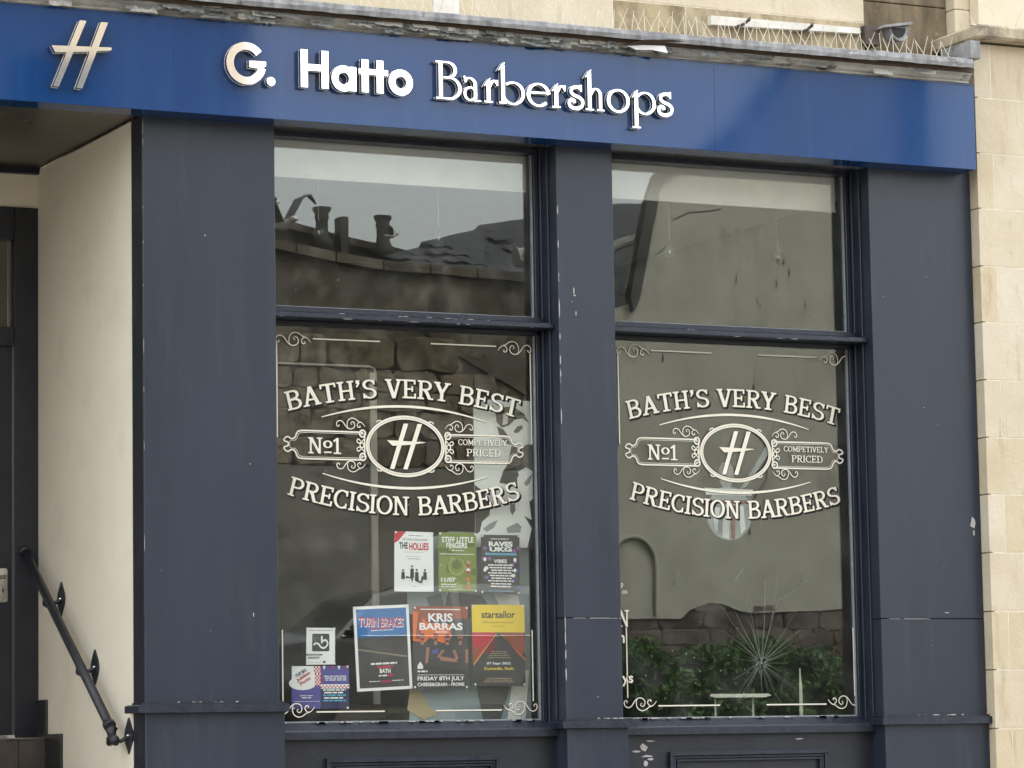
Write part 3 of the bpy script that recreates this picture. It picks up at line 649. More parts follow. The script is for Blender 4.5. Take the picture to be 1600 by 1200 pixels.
labs = ['leftmost bird spike strip over the word Hatto', 'bird spike strip in front of the white patch of wall', 'bird spike strip over the middle of the word Barbershops', 'bird spike strip just left of the white batten',
        'bird spike strip below the left half of the white batten', 'bird spike strip below the right half of the white batten', 'bird spike strip in front of the half round gutter end']
for k in range(7): strip(1.02+k*.497, 1.02+k*.497+.48, -.13 if k < 5 else -.1, 5.235, labs[k], 15 if k < 3 else 19)
strip(4.60, 5.06, -.10, 5.44, 'bird spike strip on the stone coping at the far right', 9)

# ================================================================== STONE WALLS
def stone_row(par, xs, y0, y1, z0, z1, mt, j=.003):
    for a, b in zip(xs, xs[1:]):
        d = random.uniform(-.0006, .0002); boxo('stone', a+j, b-j, y0+d, y1, z0+j, z1-j, mt(a) if callable(mt) else mt, par, .001)
uw = thing('stone_wall', 'honey coloured ashlar wall above the cornice behind the bird spikes', 'wall')
boxo('mortar', -2.2, 4.075, .1215, .30, 5.10, 6.9, mortar, uw)
mt = lambda a: stone_dirty if 2.4 < a < 3.2 or a > 3.9 else stone
stone_row(uw, [-2.2, -1.3, -.5, .3, 1.0, 1.8, 2.575, 3.0, 4.075], .12, .2, 5.165, 5.455, mt)
stone_row(uw, [-2.2, -1.6, -.8, .05, .7, 1.45, 2.2, 3.309, 4.075], .12, .2, 5.455, 5.75, stone)
for i, z in enumerate((5.75, 6.04, 6.33, 6.62)): stone_row(uw, [-2.2, -1.3+.4*(i % 2), -.5+.4*(i % 2), .3+.4*(i % 2), 1.0+.4*(i % 2), 1.8+.4*(i % 2), 2.6+.4*(i % 2), 3.3+.3*(i % 2), 4.075], .12, .2, z, z+.29, stone)
m = MB(); m.add([(x, .117, z) for x, z in ((1.566, 5.20), (1.708, 5.20), (1.712, 5.44), (1.706, 5.60), (1.56, 5.60), (1.570, 5.4))], [(0, 1, 2, 3, 4, 5)], white_paint); m.build('white_patch', uw)
pr = thing('stone_pier', 'recessed soot stained stone pier at the upper right above the blue fascia', 'pier')
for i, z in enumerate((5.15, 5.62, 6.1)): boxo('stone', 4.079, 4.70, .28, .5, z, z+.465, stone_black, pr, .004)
for i, z in enumerate((5.2, 5.6, 6.0)): boxo('stone', 4.703, 4.80, .20+.001*i, .5, z, z+.396, stone, pr, .004)
rw = thing('stone_wall', 'pale ashlar stone wall rising along the right edge beside the navy pilaster', 'wall')
boxo('mortar', 4.652, 7.4, -.0690, .3, -.3, 5.35, mortar, rw)
zz = [-.35, -.05, .245, .54, .84, 1.13, 1.43, 1.726, 2.031, 2.335, 2.642, 2.947, 3.247, 3.551, 3.857, 4.155, 4.463, 4.76, 5.059, 5.352]
for i, (a, b) in enumerate(zip(zz, zz[1:])):
    xs = [4.630, 4.738, 5.32, 5.9, 6.6, 7.4] if i % 2 == 0 else [4.630, 5.05, 5.6, 6.2, 7.0, 7.4]
    stone_row(rw, xs, -.07, .05, a, b, stone)
m = MB(); m.box(4.60, 7.4, -.165, .30, 5.362, 5.436, stone_dirty, .012); m.build('coping', rw)
boxo('upper_render', 4.802, 7.4, .12, .4, 5.437, 7.0, mat('pale_cream_stone', (.78, .70, .55), (.70, .62, .47), .9, 3, .2, 40), rw)
bt = thing('batten', 'white painted timber batten with two rusty hooks fixed to the stone above the fascia', 'batten')
m = MB(); m.add([(3.129, .085, 5.362), (4.03, .085, 5.386), (4.03, .085, 5.416), (3.129, .085, 5.410), (3.129, .12, 5.362), (4.03, .12, 5.386), (4.03, .12, 5.416), (3.129, .12, 5.410)], [(0, 1, 2, 3), (3, 2, 6, 7), (0, 4, 5, 1), (0, 3, 7, 4), (1, 5, 6, 2)], white_paint); m.build('board', bt)
for x in (3.323, 3.701):
    m = MB(); m.tube([(x-.04, .085, 5.365), (x-.02, .05, 5.37), (x+.0, .03, 5.392), (x+.015, .05, 5.405)], [.007, .008, .010, .008], rust, 6); m.build('hook', bt)
gt = thing('gutter_end', 'half round grey gutter end poking out beside the dark stone pier', 'gutter')
m = MB(); hc = arc(4.235, 5.425, .062, .075, 180, 360, 14); m.prism(hc, .02, .10, lead); m.build('channel', gt)
m = MB(); m.prism([(4.12, 5.41), (4.30, 5.44), (4.305, 5.455), (4.13, 5.425)], .0, .10, lead); m.prism(arc(4.225, 5.420, .045, .055, 180, 360, 12), .0185, .0195, pot_m); m.build('lip', gt)
boxo('dark_socket', 4.05, 4.14, .07, .2, 5.33, 5.43, rust, gt)
m = MB(); m.box(-2.2, 7.4, .31, 9, 4.76, 9.5, mortar); m.box(4.66, 7.4, .31, 9, -.3, 4.755, mortar); m.box(-7, -2.21, .15, 9, -.3, 9.5, cream); tag(m.build('building_block'), 'plain masonry mass of the building behind the shopfront', 'building')

# ================================================================== PORCH
po = thing('entrance_porch', 'recessed cream rendered porch wall beside the left navy pilaster', 'porch')
boxo('side_wall', -.004, .12, .151, 1.62, .74, 4.652, cream, po)
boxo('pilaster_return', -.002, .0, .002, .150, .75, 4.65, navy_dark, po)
boxo('side_wall', -2.2, -2.0, .0, 1.62, .74, 4.66, cream, po)
boxo('soffit', -2.2, -.0005, -.148, 1.62, 4.664, 4.74, soffit_m, po); boxo('soffit_trim', -2.0, -.001, 1.56, 1.60, 4.632, 4.662, navy_dark, po)
boxo('back_wall', -2.0, -.001, 1.602, 1.8, 4.462, 4.655, cream, po)
boxo('back_wall', -2.0, -1.2, 1.602, 1.8, .75, 4.46, cream, po)
dr = thing('front_door', 'dark navy panelled entrance door with glazed top light and steel lever handle', 'door')
f = MB()
f.box(-.128, -.003, 1.585, 1.72, 1.76, 4.458, navy_dark, .003); f.box(-1.19, -1.06, 1.585, 1.72, 1.76, 4.458, navy_dark, .003); f.box(-1.058, -.130, 1.587, 1.72, 4.29, 4.457, navy_dark, .003); f.box(-1.058, -.130, 1.587, 1.72, 3.745, 3.84, navy_dark, .003)
f.build('frame', dr)
boxo('top_light', -1.05, -.135, 1.62, 1.626, 3.842, 4.288, glass, dr); boxo('leaf', -1.055, -.133, 1.615, 1.66, 1.775, 3.742, navy_dark, dr, .003)
boxo('top_light_dark_backing', -1.055, -.132, 1.70, 1.718, 3.841, 4.289, pot_m, dr)  # added black sheet, stands in for the dark interior behind the glass
m = MB()
for z0, z1 in ((1.95, 2.5), (2.75, 3.6)):
    for x0 in (-1.0, -.56): m.box(x0, x0+.36, 1.603, 1.6148, z0, z1, navy_dark, .004)
m.build('panel', dr)
hp = MB(); hp.prism([(x+0, z) for x, z in [(-.207, 2.45), (-.200, 2.441), (-.168, 2.441), (-.160, 2.45), (-.160, 2.603), (-.168, 2.612), (-.200, 2.612), (-.207, 2.603)]], 1.606, 1.6145, steel); ho = hp.build('handle_plate', dr)
m = MB(); m.tube([(-.184, 1.606, 2.568), (-.184, 1.565, 2.568)], .009, steel); m.tube([(-.184, 1.565, 2.566), (-.25, 1.562, 2.566), (-.30, 1.565, 2.563)], [.009, .008, .006], steel); m.build('lever', ho, True)
boxo('keyhole', -.188, -.180, 1.6045, 1.6055, 2.49, 2.51, iron, ho)
stp = thing('entrance_steps', 'brown tiled steps climbing to the entrance door', 'steps')
for i in range(6):
    z = 1.755-.172*i; y0 = 1.43-.24*i; yb = y0+.24 if i else 1.62
    boxo('step_bed', -1.99, -.0012, y0+.012, yb+.011, .70, z-.010, grout, stp)
    for k in range(8):
        x1 = -.018-k*.141 if k else -.018; x0 = x1-.104 if k == 0 else x1-.137
        xx = -.0205-.1385*k
        boxo('tile', xx-.1345, xx, y0, y0+.012, z-.170, z-.004, tile_m, stp, .002); boxo('tile', xx-.1345, xx, y0-.004, yb-.003, z-.0095, z, tile_m, stp, .002)
    boxo('skirting_tile', -.018, -.0015, y0+.004, yb-.002, z, z+.192, mat('dark_skirting_tile', (.02, .02, .022), (.035, .034, .036), .45, 12) if i == 0 else bpy.data.materials['dark_skirting_tile'], stp, .002)
hr = thing('handrail', 'black iron handrail sloping down the cream porch wall on diamond plate brackets', 'handrail')
A = Vector((-.08, 1.581, 2.700)); B = Vector((-.08, .262, 1.800))
m = MB(); m.tube([A, B], .0225, iron, 14); m.build('rail', hr, True)
for P, nm in ((A, 'finial'), (B, 'finial')):
    d = (B-A).normalized()*(1 if P is B else -1); m = MB(); Q = P+d*.02
    m.tube([P-d*.02, P, P+d*.005], [.031, .031, .029], iron, 14)
    m.tube([P+d*.006, P+d*.03, P+d*.055+Vector((0, .015, -.03)), P+d*.045+Vector((0, .045, -.055))], [.024, .030, .028, .016], iron, 12); m.build(nm, hr, True)
for y in (1.205, .689, .200):
    t_ = (y-A.y)/(B.y-A.y); P = A.lerp(B, t_); m = MB()
    w = .105; h = .085
    c0 = Vector((0, P.y+.0, P.z-.005)); dia = [(0, h), (w*.45, h*.35), (w*.55, 0), (w*.45, -h*.35), (0, -h), (-w*.45, -h*.35), (-w*.55, 0), (-w*.45, h*.35)]
    V = [(-.012, c0.y+a, c0.z+b) for a, b in dia]+[(-.001, c0.y+a, c0.z+b) for a, b in dia]
    m.add(V, [tuple(range(8)), tuple(range(15, 7, -1))]+[(i, (i+1) % 8, 8+(i+1) % 8, 8+i) for i in range(8)], iron)
    m.tube([(-.012, P.y, P.z-.01), (-.05, P.y, P.z-.03), (-.078, P.y, P.z-.02)], [.010, .010, .012], iron, 8)
    m.tube([(-.013, P.y, P.z-.005), (-.020, P.y, P.z-.005)], [.008, .005], steel, 8)
    # collar ring round the rail
    d = (B-A).normalized(); m.tube([P-d*.03+Vector((0, 0, -.02)), P+Vector((0, 0, -.024)), P+d*.03+Vector((0, 0, -.02))], [.016, .026, .016], iron, 12)
    m.build('bracket', hr, False)

# ================================================================== INSIDE THE SHOP
def st_box(name, *a): o = boxo(name, *a); o['kind'] = 'structure'; return o
st_box('floor', .12, 4.66, .20, 4.3, 1.60, 1.745, inner_floor)
st_box('ceiling', .12, 4.66, .30, 4.3, 4.70, 4.758, shade_m)
st_box('wall_back', .12, 4.66, 4.3, 4.5, 1.6, 4.76, inner_wall)
st_box('wall_left', .121, .2, .31, 4.3, 1.745, 4.70, inner_wall); st_box('wall_right', 4.56, 4.66, .31, 4.3, 1.745, 4.70, inner_wall)
for x0, x1, lb in ((.74, 2.133, 'white roller blind drawn a little way down the left window'), (2.56, 3.952, 'white roller blind drawn a little way down the right window')):
    t = thing('roller_blind', lb, 'blind', 'roller blinds'); boxo('fabric', x0, x1, .262, .264, 4.463, 4.69, shade_m, t); m = MB(); m.tube([(x0, .263, 4.458), (x1, .263, 4.458)], .006, shade_m); m.build('bottom_bar', t)
for x, z, lb in ((1.140, 4.251, 'bare pendant bulb nearest the left pilaster'), (1.800, 4.256, 'bare pendant bulb at the right of the left window'), (3.135, 4.253, 'bare pendant bulb at the left of the right window'), (3.797, 4.257, 'bare pendant bulb at the right of the right window')):
    t = thing('pendant_bulb', lb, 'lamp', 'pendant bulbs in the windows', (x, .6, z)); m = MB(); m.tube([(0, 0, .055), (0, 0, .46)], .0022, white_paint, 6); m.build('cord', t)
    m = MB(); m.lathe([(.001, -.034), (.018, -.030), (.030, -.012), (.032, .004), (.022, .028), (.012, .042), (.012, .056), (.002, .058)], (0, 0, 0), glass, 14); m.build('globe', t, True)
    m = MB(); m.lathe([(.001, -.016), (.008, -.010), (.008, .002), (.001, .008)], (.0, 0, 0), white_paint, 8); m.build('filament', t, True)
t = thing('wall_mirror', 'tall mirror in a thin pale rounded frame inside the left window', 'mirror')
pf = mat('pale_mirror_frame', (.66, .63, .52), (.58, .55, .44), .5, 4)
m = MB(); m.tube([(.80, 1.0, 3.632), (1.58, 1.0, 3.632), (1.607, 1.0, 3.622), (1.613, 1.0, 3.60), (1.613, 1.0, 1.9)], .006, pf, 6); m.box(1.578, 1.607, .99, 1.01, 1.9, 3.60, pf, .003); m.build('frame', t)
boxo('mirror_glass', .80, 1.576, 1.002, 1.008, 1.9, 3.62, mat('dark_mirror', (.02, .02, .02), rough=.1), t)
# print boards and posters
def poly(mb, pts, y, m): mb.add([(x, y, z) for x, z in pts], [tuple(range(len(pts)))], m)
t = thing('display_board', 'pale display board printed with a grey smartly suited figure behind the left window', 'board')
bx_ = lambda a, b: (1.820+(a/4.615-12)*.00352, 3.393-(b/4.615-28)*.0032)
m = MB(); m.box(bx_(48, 0)[0], bx_(478, 0)[0], .2455, .25, bx_(0, 1190)[1], bx_(0, 130)[1], K['pale']); m.build('sheet', t)
m = MB(); pp = lambda L_, k, d=0: poly(m, [bx_(a, b) for a, b in L_],   .2450-d*.0006, K[k])
pp([(205, 225), (235, 190), (290, 176), (350, 182), (415, 225), (450, 290), (400, 258), (345, 268), (300, 312), (250, 330), (212, 290)], 'mid')
pp([(262, 232), (300, 215), (290, 300), (255, 310)], 'pale', 1); pp([(335, 352), (360, 318), (398, 306), (402, 328), (370, 360), (345, 366)], 'mid', 1); pp([(213, 318), (262, 340), (300, 395), (335, 462), (280, 440), (235, 400)], 'mid')
pp([(318, 455), (380, 475), (440, 440), (476, 455), (476, 640), (420, 610), (350, 650), (290, 590)], 'mid', 1); pp([(290, 590), (350, 620), (372, 680), (355, 760), (300, 740), (225, 725), (255, 640)], 'dark', 2)
pp([(355, 690), (372, 660), (402, 720), (478, 620), (478, 800), (400, 822), (352, 760)], 'pale', 3); pp([(402, 724), (430, 690), (470, 650), (440, 730), (415, 750)], 'grey', 4)
pp([(48, 745), (120, 800), (160, 880), (150, 960), (95, 1010), (80, 1080), (48, 1100)], 'charcoal', 1); pp([(440, 860), (478, 830), (478, 1190), (420, 1190), (455, 1050), (400, 960), (455, 990)], 'charcoal', 1)
pp([(300, 880), (335, 870), (338, 925), (315, 960), (300, 930)], 'mid', 2); pp([(270, 1050), (350, 1010), (380, 1040), (370, 1080), (280, 1085)], 'grey', 2); pp([(100, 1060), (150, 1020), (210, 995), (180, 1050), (130, 1080)], 'grey', 2)
m.build('print', t)
t = thing('display_board', 'blue grey lower display board standing behind the rows of posters', 'board')
m = MB(); m.prism([(1.455, 1.80), (1.515, 2.32), (1.455, 2.33), (1.455, 2.66), (1.69, 2.735), (2.12, 2.73), (2.12, 1.80)], .2755, .28, K['bluegrey']); m.build('sheet', t)
m = MB()
for L_, k in (([(1.60, 2.41), (1.68, 2.43), (1.70, 2.36), (1.63, 2.33)], 'mid'), ([(1.72, 2.44), (1.90, 2.42), (1.96, 2.34), (1.80, 2.30), (1.70, 2.36)], 'charcoal'), ([(1.96, 2.44), (2.1, 2.42), (2.12, 2.34), (2.02, 2.33)], 'pale'), ([(1.70, 2.44), (1.74, 2.37), (1.76, 2.44)], 'pale'),
               ([(1.90, 1.80), (1.86, 2.0), (2.06, 2.0), (1.99, 1.80)], 'mid'), ([(2.03, 1.80), (2.07, 2.05), (2.155, 2.05), (2.13, 1.80)], 'pale'), ([(1.49, 1.86), (1.52, 2.05), (1.60, 1.88), (1.66, 1.84), (1.58, 1.81)], 'tan')): poly(m, [(x-.045, z) for x, z in L_], .2745-.0004*len(L_), K[k])
m.build('print', t)
YP = .2045
def poster(label, quad_, bgk, draw, group='posters in the left window', wav=.0):
    t = thing('poster', label, 'poster', group); m = MB(); m.prism(quad_, YP, YP+.0006, K[bgk]); m.build('sheet', t)
    q = [Vector(p) for p in quad_]     # BL BR TR TL
    F = lambda u, v: tuple((q[0]*(1-u)+q[1]*u)*(1-v)+(q[3]*(1-u)+q[2]*u)*v)
    pm = MB(); n = [0]
    def R_(u0, v0, u1, v1, k):
        n[0] += 1; y = YP-.0002-.00004*n[0]; poly(pm, [F(u0, v0), F(u1, v0), F(u1, v1), F(u0, v1)], y, K[k])
    def Q_(pts, k): n[0] += 1; poly(pm, [F(*p) for p in pts], YP-.0002-.00004*n[0], K[k])
    def T_(s, u0, v0, u1, v1, k, b=.012, rot=0):
        n[0] += 1; a = F(u0, v0); c = F(u1, v1); put_text(pm, s, a[0], c[0], a[1], c[1], YP-.0002-.00004*n[0], K[k], b, rot)
    draw(R_, Q_, T_); pm.build('print', t)
    tp = MB()
    for u, v in ((.03, .02), (.97, .02), (.03, .98), (.97, .98)):
        c = F(u, v); tp.add([(c[0]+.006*math.cos(a), YP-.0042, c[1]+.006*math.sin(a)) for a in (0, 1, 2.1, 3.1, 4.2, 5.2)], [(0, 1, 2, 3, 4, 5)], K['pale'])
    tp.build('sticker', t); return t
def dashes(R_, u0, u1, v, k, h=.008, gap=.12):
    random.seed(int(v*1000)); u = u0
    while u < u1: w = random.uniform(.05, .16); R_(u, v, min(u+w, u1), v+h, k); u += w+.015
def ell(cx, cz, rx, rz, n=10): return [(cx+rx*math.cos(6.2832*i/n), cz+rz*math.sin(6.2832*i/n)) for i in range(n)]
def hollies(R_, Q_, T_):
    Q_([(0, 1), (0, .80), (.10, .84), (.30, 1)], 'red'); dashes(R_, .36, .72, .93, 'black', .008); dashes(R_, .22, .85, .875, 'black', .006); dashes(R_, .2, .86, .855, 'black', .006)
    T_('THE', .12, .71, .34, .82, 'black', .03); T_('HOLLIES', .38, .69, .88, .82, 'red', .03); dashes(R_, .25, .75, .655, 'grey', .005); dashes(R_, .30, .68, .58, 'grey', .005); dashes(R_, .35, .66, .54, 'grey', .010)
    R_(.16, .18, .88, .25, 'pale')
    for x, z, w, h in ((.22, .26, .05, .09), (.45, .30, .05, .12), (.57, .25, .05, .11), (.78, .26, .05, .10)): Q_(ell(x, z+h, .025, .02), 'black'); Q_([(x-w, z-h*.6), (x+w, z-h*.6), (x+w*.8, z+h*.7), (x-w*.8, z+h*.7)], 'black')
    Q_([(.30, .26), (.48, .22), (.45, .15), (.42, .22), (.28, .22)], 'black'); Q_([(.55, .22), (.70, .15), (.66, .14), (.52, .18)], 'black'); Q_([(.75, .24), (.70, .14), (.66, .15), (.70, .27)], 'black'); dashes(R_, .45, .58, .08, 'grey', .005)
def stiff(R_, Q_, T_):
    for k in range(26): 
        x, z = random.uniform(.05, .95), random.uniform(.08, .9); Q_(ell(x, z, random.uniform(.03, .14), random.uniform(.02, .08), 7), random.choice(['green', 'lime', 'olive']))
    T_('STIFF LITTLE', .08, .83, .93, .93, 'white', .03); T_('FINGERS', .20, .735, .76, .83, 'white', .03); dashes(R_, .34, .68, .69, 'white', .014); R_(.04, .630, .94, .642, 'white')
    Q_(ell(.48, .42, .23, .15, 16), 'lime'); Q_(ell(.48, .43, .18, .12, 16), 'olive'); Q_([(.36, .42), (.38, .53), (.42, .48), (.48, .58), (.54, .48), (.58, .53), (.60, .42), (.48, .36)], 'green')
    for z, k in ((.50, 'tan'), (.44, 'red'), (.37, 'white'), (.33, 'red'), (.22, 'orange'), (.15, 'tan'), (.09, 'orange')): Q_(ell(.78, z, .055, .03, 8), k)
    T_('11/07', .06, .16, .44, .24, 'white', .03); dashes(R_, .06, .46, .115, 'white', .018); dashes(R_, .06, .44, .08, 'white', .01); dashes(R_, .25, .9, .03, 'white', .008)
def raves(R_, Q_, T_):
    R_(0, 0, 1, 1, 'dark')
    for k in range(16):
        x, z = random.choice((random.uniform(.02, .25), random.uniform(.75, .98))), random.uniform(.1, .8); Q_(ell(x, z, .06, .035, 7), random.choice(['lilac', 'purple', 'lilac', 'pale']))
    dashes(R_, .25, .72, .925, 'white', .012); T_('RAVES', .20, .80, .82, .89, 'white', .05); T_('UKG', .22, .715, .80, .795, 'white', .05); R_(.10, .655, .93, .690, 'cyan')
    for z in (.58, .40):
        for x in (.10, .88): Q_(ell(x, z, .04, .035, 8), 'white')
    T_('VIBES', .33, .52, .67, .585, 'white', .03)
    for i in range(7): dashes(R_, .18+.04*(i % 3), .84-.04*(i % 2), .475-.045*i, 'white', .022)
    for i in range(2): dashes(R_, .25, .78, .155-.045*i, 'white', .022)
    dashes(R_, .18, .84, .035, 'cyan', .012)
def turin(R_, Q_, T_):
    R_(.05, .63, .95, .965, 'blue'); R_(.05, .035, .95, .63, 'charcoal'); T_('TURIN BRAKES', .09, .755, .90, .84, 'white', .045); T_('TURIN BRAKES', .085, .765, .895, .85, 'crimson', .02)
    dashes(R_, .3, .7, .725, 'crimson', .018); dashes(R_, .3, .7, .705, 'white', .008)
    Q_([(.05, .495), (.93, .385), (.93, .392), (.05, .502)], 'tan'); Q_([(.05, .483), (.93, .373), (.93, .379), (.05, .489)], 'grey')
    dashes(R_, .27, .74, .305, 'white', .022); dashes(R_, .38, .66, .26, 'crimson', .030); T_('BATH', .42, .205, .62, .25, 'white', .04); dashes(R_, .40, .55, .165, 'white', .016); R_(.56, .160, .66, .185, 'crimson')
    dashes(R_, .22, .42, .105, 'white', .008); R_(.44, .095, .62, .115, 'crimson'); dashes(R_, .64, .84, .105, 'white', .008)
def kris(R_, Q_, T_):
    R_(0, 0, 1, 1, 'dark'); R_(0, .70, 1, 1, 'rust'); R_(.3, .66, 1, .85, 'charcoal'); R_(.14, .955, .86, .968, 'pale')
    Q_([(0, .58), (.22, .56), (.30, .62), (.55, .55), (.70, .62), (.66, .78), (.25, .80), (.12, .92), (0, .94)], 'orange'); Q_([(.14, .60), (.18, .9), (.10, .92), (.05, .6)], 'rust')
    T_('KRIS', .28, .81, .72, .915, 'white', .03); T_('BARRAS', .12, .71, .90, .80, 'white', .03); T_('BAND', .42, .675, .62, .70, 'white', .02)
    for x, z, s in ((.17, .60, 1), (.41, .60, 1), (.62, .58, 1.15), (.86, .60, 1)):
        Q_([(x-.14*s, .36), (x+.14*s, .36), (x+.125*s, .53), (x+.05*s, .56), (x-.05*s, .56), (x-.125*s, .53)], 'charcoal'); Q_([(x-.03, .53), (x+.03, .53), (x+.03, .58), (x-.03, .58)], 'skin')
        Q_(ell(x, z+.025, .047*s, .043*s, 12), 'skin'); Q_([(x-.045*s, z+.035), (x+.045*s, z+.035), (x+.035*s, z+.07*s), (x-.035*s, z+.07*s)], 'maroon'); Q_(ell(x, z-.003, .035*s, .015, 8), 'maroon')
    for a, b, c, d in ((.27, .50, .24, .28), (.55, .47, .45, .38), (.74, .47, .80, .36), (.98, .48, .97, .28)): Q_([(a-.03, b), (a+.03, b), (c+.025, d), (c-.025, d)], 'skin')
    Q_([(.45, .40), (.80, .36), (.80, .32), (.50, .34)], 'skin'); Q_([(.34, .46), (.46, .49), (.45, .43), (.34, .42)], 'purple'); R_(0, .0, 1, .31, 'dark')
    Q_([(.08, .24), (.08, .28), (.13, .33), (.18, .28), (.18, .24)], 'pale'); dashes(R_, .08, .26, .20, 'white', .02); R_(.08, .165, .92, .170, 'white')
    T_('FRIDAY 8TH JULY', .08, .085, .93, .150, 'white', .025); T_('CHEESE&GRAIN - FROME', .08, .030, .93, .075, 'white', .025)
def star(R_, Q_, T_):
    R_(0, .66, 1, 1, 'yellow'); R_(0, .0, 1, .66, 'dark'); Q_([(0, .66), (.44, .66), (.05, .30), (0, .30)], 'red'); Q_([(.56, .66), (1, .66), (1, .42), (.9, .36)], 'rust'); Q_([(.44, .66), (.47, .66), (.40, .40), (.18, .40)], 'maroon'); Q_([(.0, .45), (.2, .50), (.05, .3), (0, .3)], 'rust')
    Q_([(.45, .65), (.47, .65), (.02, .25), (0, .27)], 'orange'); Q_([(.455, .64), (.465, .64), (.02, .262), (.01, .27)], 'tan'); Q_([(.52, .65), (.54, .65), (1, .31), (1, .335)], 'orange')
    T_('starsailor', .18, .835, .82, .925, 'black', .02); T_('20th anniversary tour', .19, .765, .81, .80, 'rust', .0); dashes(R_, .38, .62, .735, 'rust', .005)
    for i in range(4): dashes(R_, .36-.03*i, .64+.03*i, .42-.025*i, 'tan', .006)
    T_('07 Sept 2022', .26, .255, .72, .295, 'white', .02); T_('Komedia, Bath', .21, .190, .77, .235, 'yellow', .02)
    for i in range(3): dashes(R_, .25-.03*i, .72+.03*i, .09-.022*i, 'tan', .008)
def bsign(R_, Q_, T_):
    dashes(R_, .1, .9, .925, 'grey', .018); Q_([(.20, .38), (.24, .36), (.76, .36), (.80, .38), (.80, .82), (.76, .84), (.24, .84), (.20, .82)], 'charcoal')
    for path, w in ((spline([(.25, .53), (.32, .58), (.42, .56), (.50, .48), (.60, .45), (.70, .50), (.74, .58), (.68, .66), (.58, .65), (.52, .60)], 4), .025), ([(.53, .78), (.53, .58)], .028)):
        for s_ in segs(path, w): Q_(s_, 'white')
    R_(0, .25, .55, .29, 'black'); R_(.05, .17, .45, .21, 'black'); dashes(R_, .06, .52, .262, 'pale', .012); dashes(R_, .07, .42, .182, 'pale', .012); dashes(R_, .05, .5, .05, 'grey', .008); Q_(ell(.62, .07, .05, .03), 'black')
def jub(R_, Q_, T_):
    R_(.5, 0, 1, 1, 'navy'); R_(.5, .5, 1, 1, 'purple'); R_(0, 0, .5, .55, 'purple')
    R_(.0, .55, .5, 1, 'white'); Q_(ell(.19, .60, .24, .16, 20), 'white')
    for i in range(5):
        for j in range(11):
            if (i+j) % 2 == 0: R_(.40+.026*i-.02*(j > 6), .52+.0435*j, .426+.026*i-.02*(j > 6), .5635+.0435*j, 'red')
    R_(.5, .47, 1, .57, 'white')
    for i in range(16):
        R_(.5+.031*i, .48+.03*(i % 2), .525+.031*i, .515+.03*(i % 2), 'red')
    T_('THE BIG', .05, .80, .26, .88, 'navy', .02, .55); T_('Jubilee', .07, .70, .33, .80, 'red', .02, .55); T_('Picnic', .13, .62, .34, .70, 'red', .02, .55)
    for i in range(3): dashes(R_, .56+.01*i, .95, .75-.045*i, 'white', .02)
    for i, k in enumerate(('pale', 'white', 'cyan', 'white', 'cyan')): dashes(R_, .54+.02*(i % 2), .94-.05*(i % 2), .42-.062*i, k, .035)
    dashes(R_, .14, .36, .30, 'white', .015); dashes(R_, .17, .33, .25, 'white', .02); R_(.03, .17, .48, .178, 'white')
    for x, k in ((.56, 'white'), (.70, 'red'), (.82, 'white'), (.95, 'red')): Q_([(x-.025, 1), (x+.025, 1), (x, .90)], k)
poster('white gig poster with a row of black seated musicians and a red corner', [(1.354, 2.434), (1.564, 2.433), (1.566, 2.724), (1.359, 2.728)], 'white', hollies)
poster('green gig poster with white capitals between the white and the purple poster', [(1.591, 2.434), (1.796, 2.433), (1.798, 2.724), (1.596, 2.725)], 'olive', stiff)
poster('dark purple rave poster at the top right of the poster group', [(1.820, 2.428), (2.031, 2.424), (2.036, 2.716), (1.825, 2.716)], 'dark', raves)
poster('white bordered poster with blue sky over a dark road, red band name', [(1.152, 1.949), (1.444, 1.962), (1.429, 2.371), (1.135, 2.358)], 'white', turin)
poster('orange and black poster of four men in black above a large white date', [(1.447, 1.961), (1.742, 1.960), (1.748, 2.362), (1.451, 2.363)], 'dark', kris)
poster('yellow topped poster with a red railway track running to the horizon', [(1.772, 1.973), (2.056, 1.970), (2.056, 2.371), (1.768, 2.371)], 'yellow', star)
poster('small white notice with a curly white letter on a black square', [(.888, 2.080), (1.038, 2.081), (1.040, 2.256), (.892, 2.257)], 'white', bsign)
poster('small purple and red chequered picnic poster at the bottom left', [(.811, 1.869), (1.109, 1.869), (1.110, 2.074), (.814, 2.073)], 'purple', jub)
# union flag board
t = thing('flag_board', 'rounded board painted with muted red white and blue stripes inside the right window', 'board')
m = MB(); o_ = ell(3.345, 2.86, .135, .14, 20); m.prism(o_, .402, .41, K['bluegrey']); m.build('panel', t)
m = MB()
def clip(pts): return pts
poly(m, [(3.20, 2.99), (3.49, 2.985), (3.48, 2.955), (3.21, 2.955)], .400, K['pale']); poly(m, [(3.225, 2.93), (3.465, 2.93), (3.46, 2.91), (3.235, 2.91)], .400, K['maroon'])
poly(m, [(3.31, 2.90), (3.35, 2.90), (3.34, 2.725), (3.30, 2.735)], .4002, K['pale']); poly(m, [(3.36, 2.90), (3.385, 2.90), (3.375, 2.728), (3.352, 2.725)], .4003, K['maroon']); poly(m, [(3.40, 2.90), (3.43, 2.90), (3.44, 2.78), (3.41, 2.75)], .4004, K['pale']); poly(m, [(3.25, 2.89), (3.29, 2.89), (3.27, 2.76), (3.25, 2.80)], .4004, K['pale'])
m.build('stripes', t)
m = MB(); m.tube([(3.40, 2.98, 0), (3.40, 2.98, 0)], .001, K['pale']) if False else m.prism([(3.42, 2.99), (3.45, 3.0), (3.60, 3.19), (3.575, 3.21)], .402, .41, K['bluegrey']); m.prism(ell(3.335, 3.06, .045, .07, 12), .403, .409, K['grey']); m.build('neck', t)
t = thing('tray_table', 'small steel tray on thin legs at the foot of the right window', 'table')
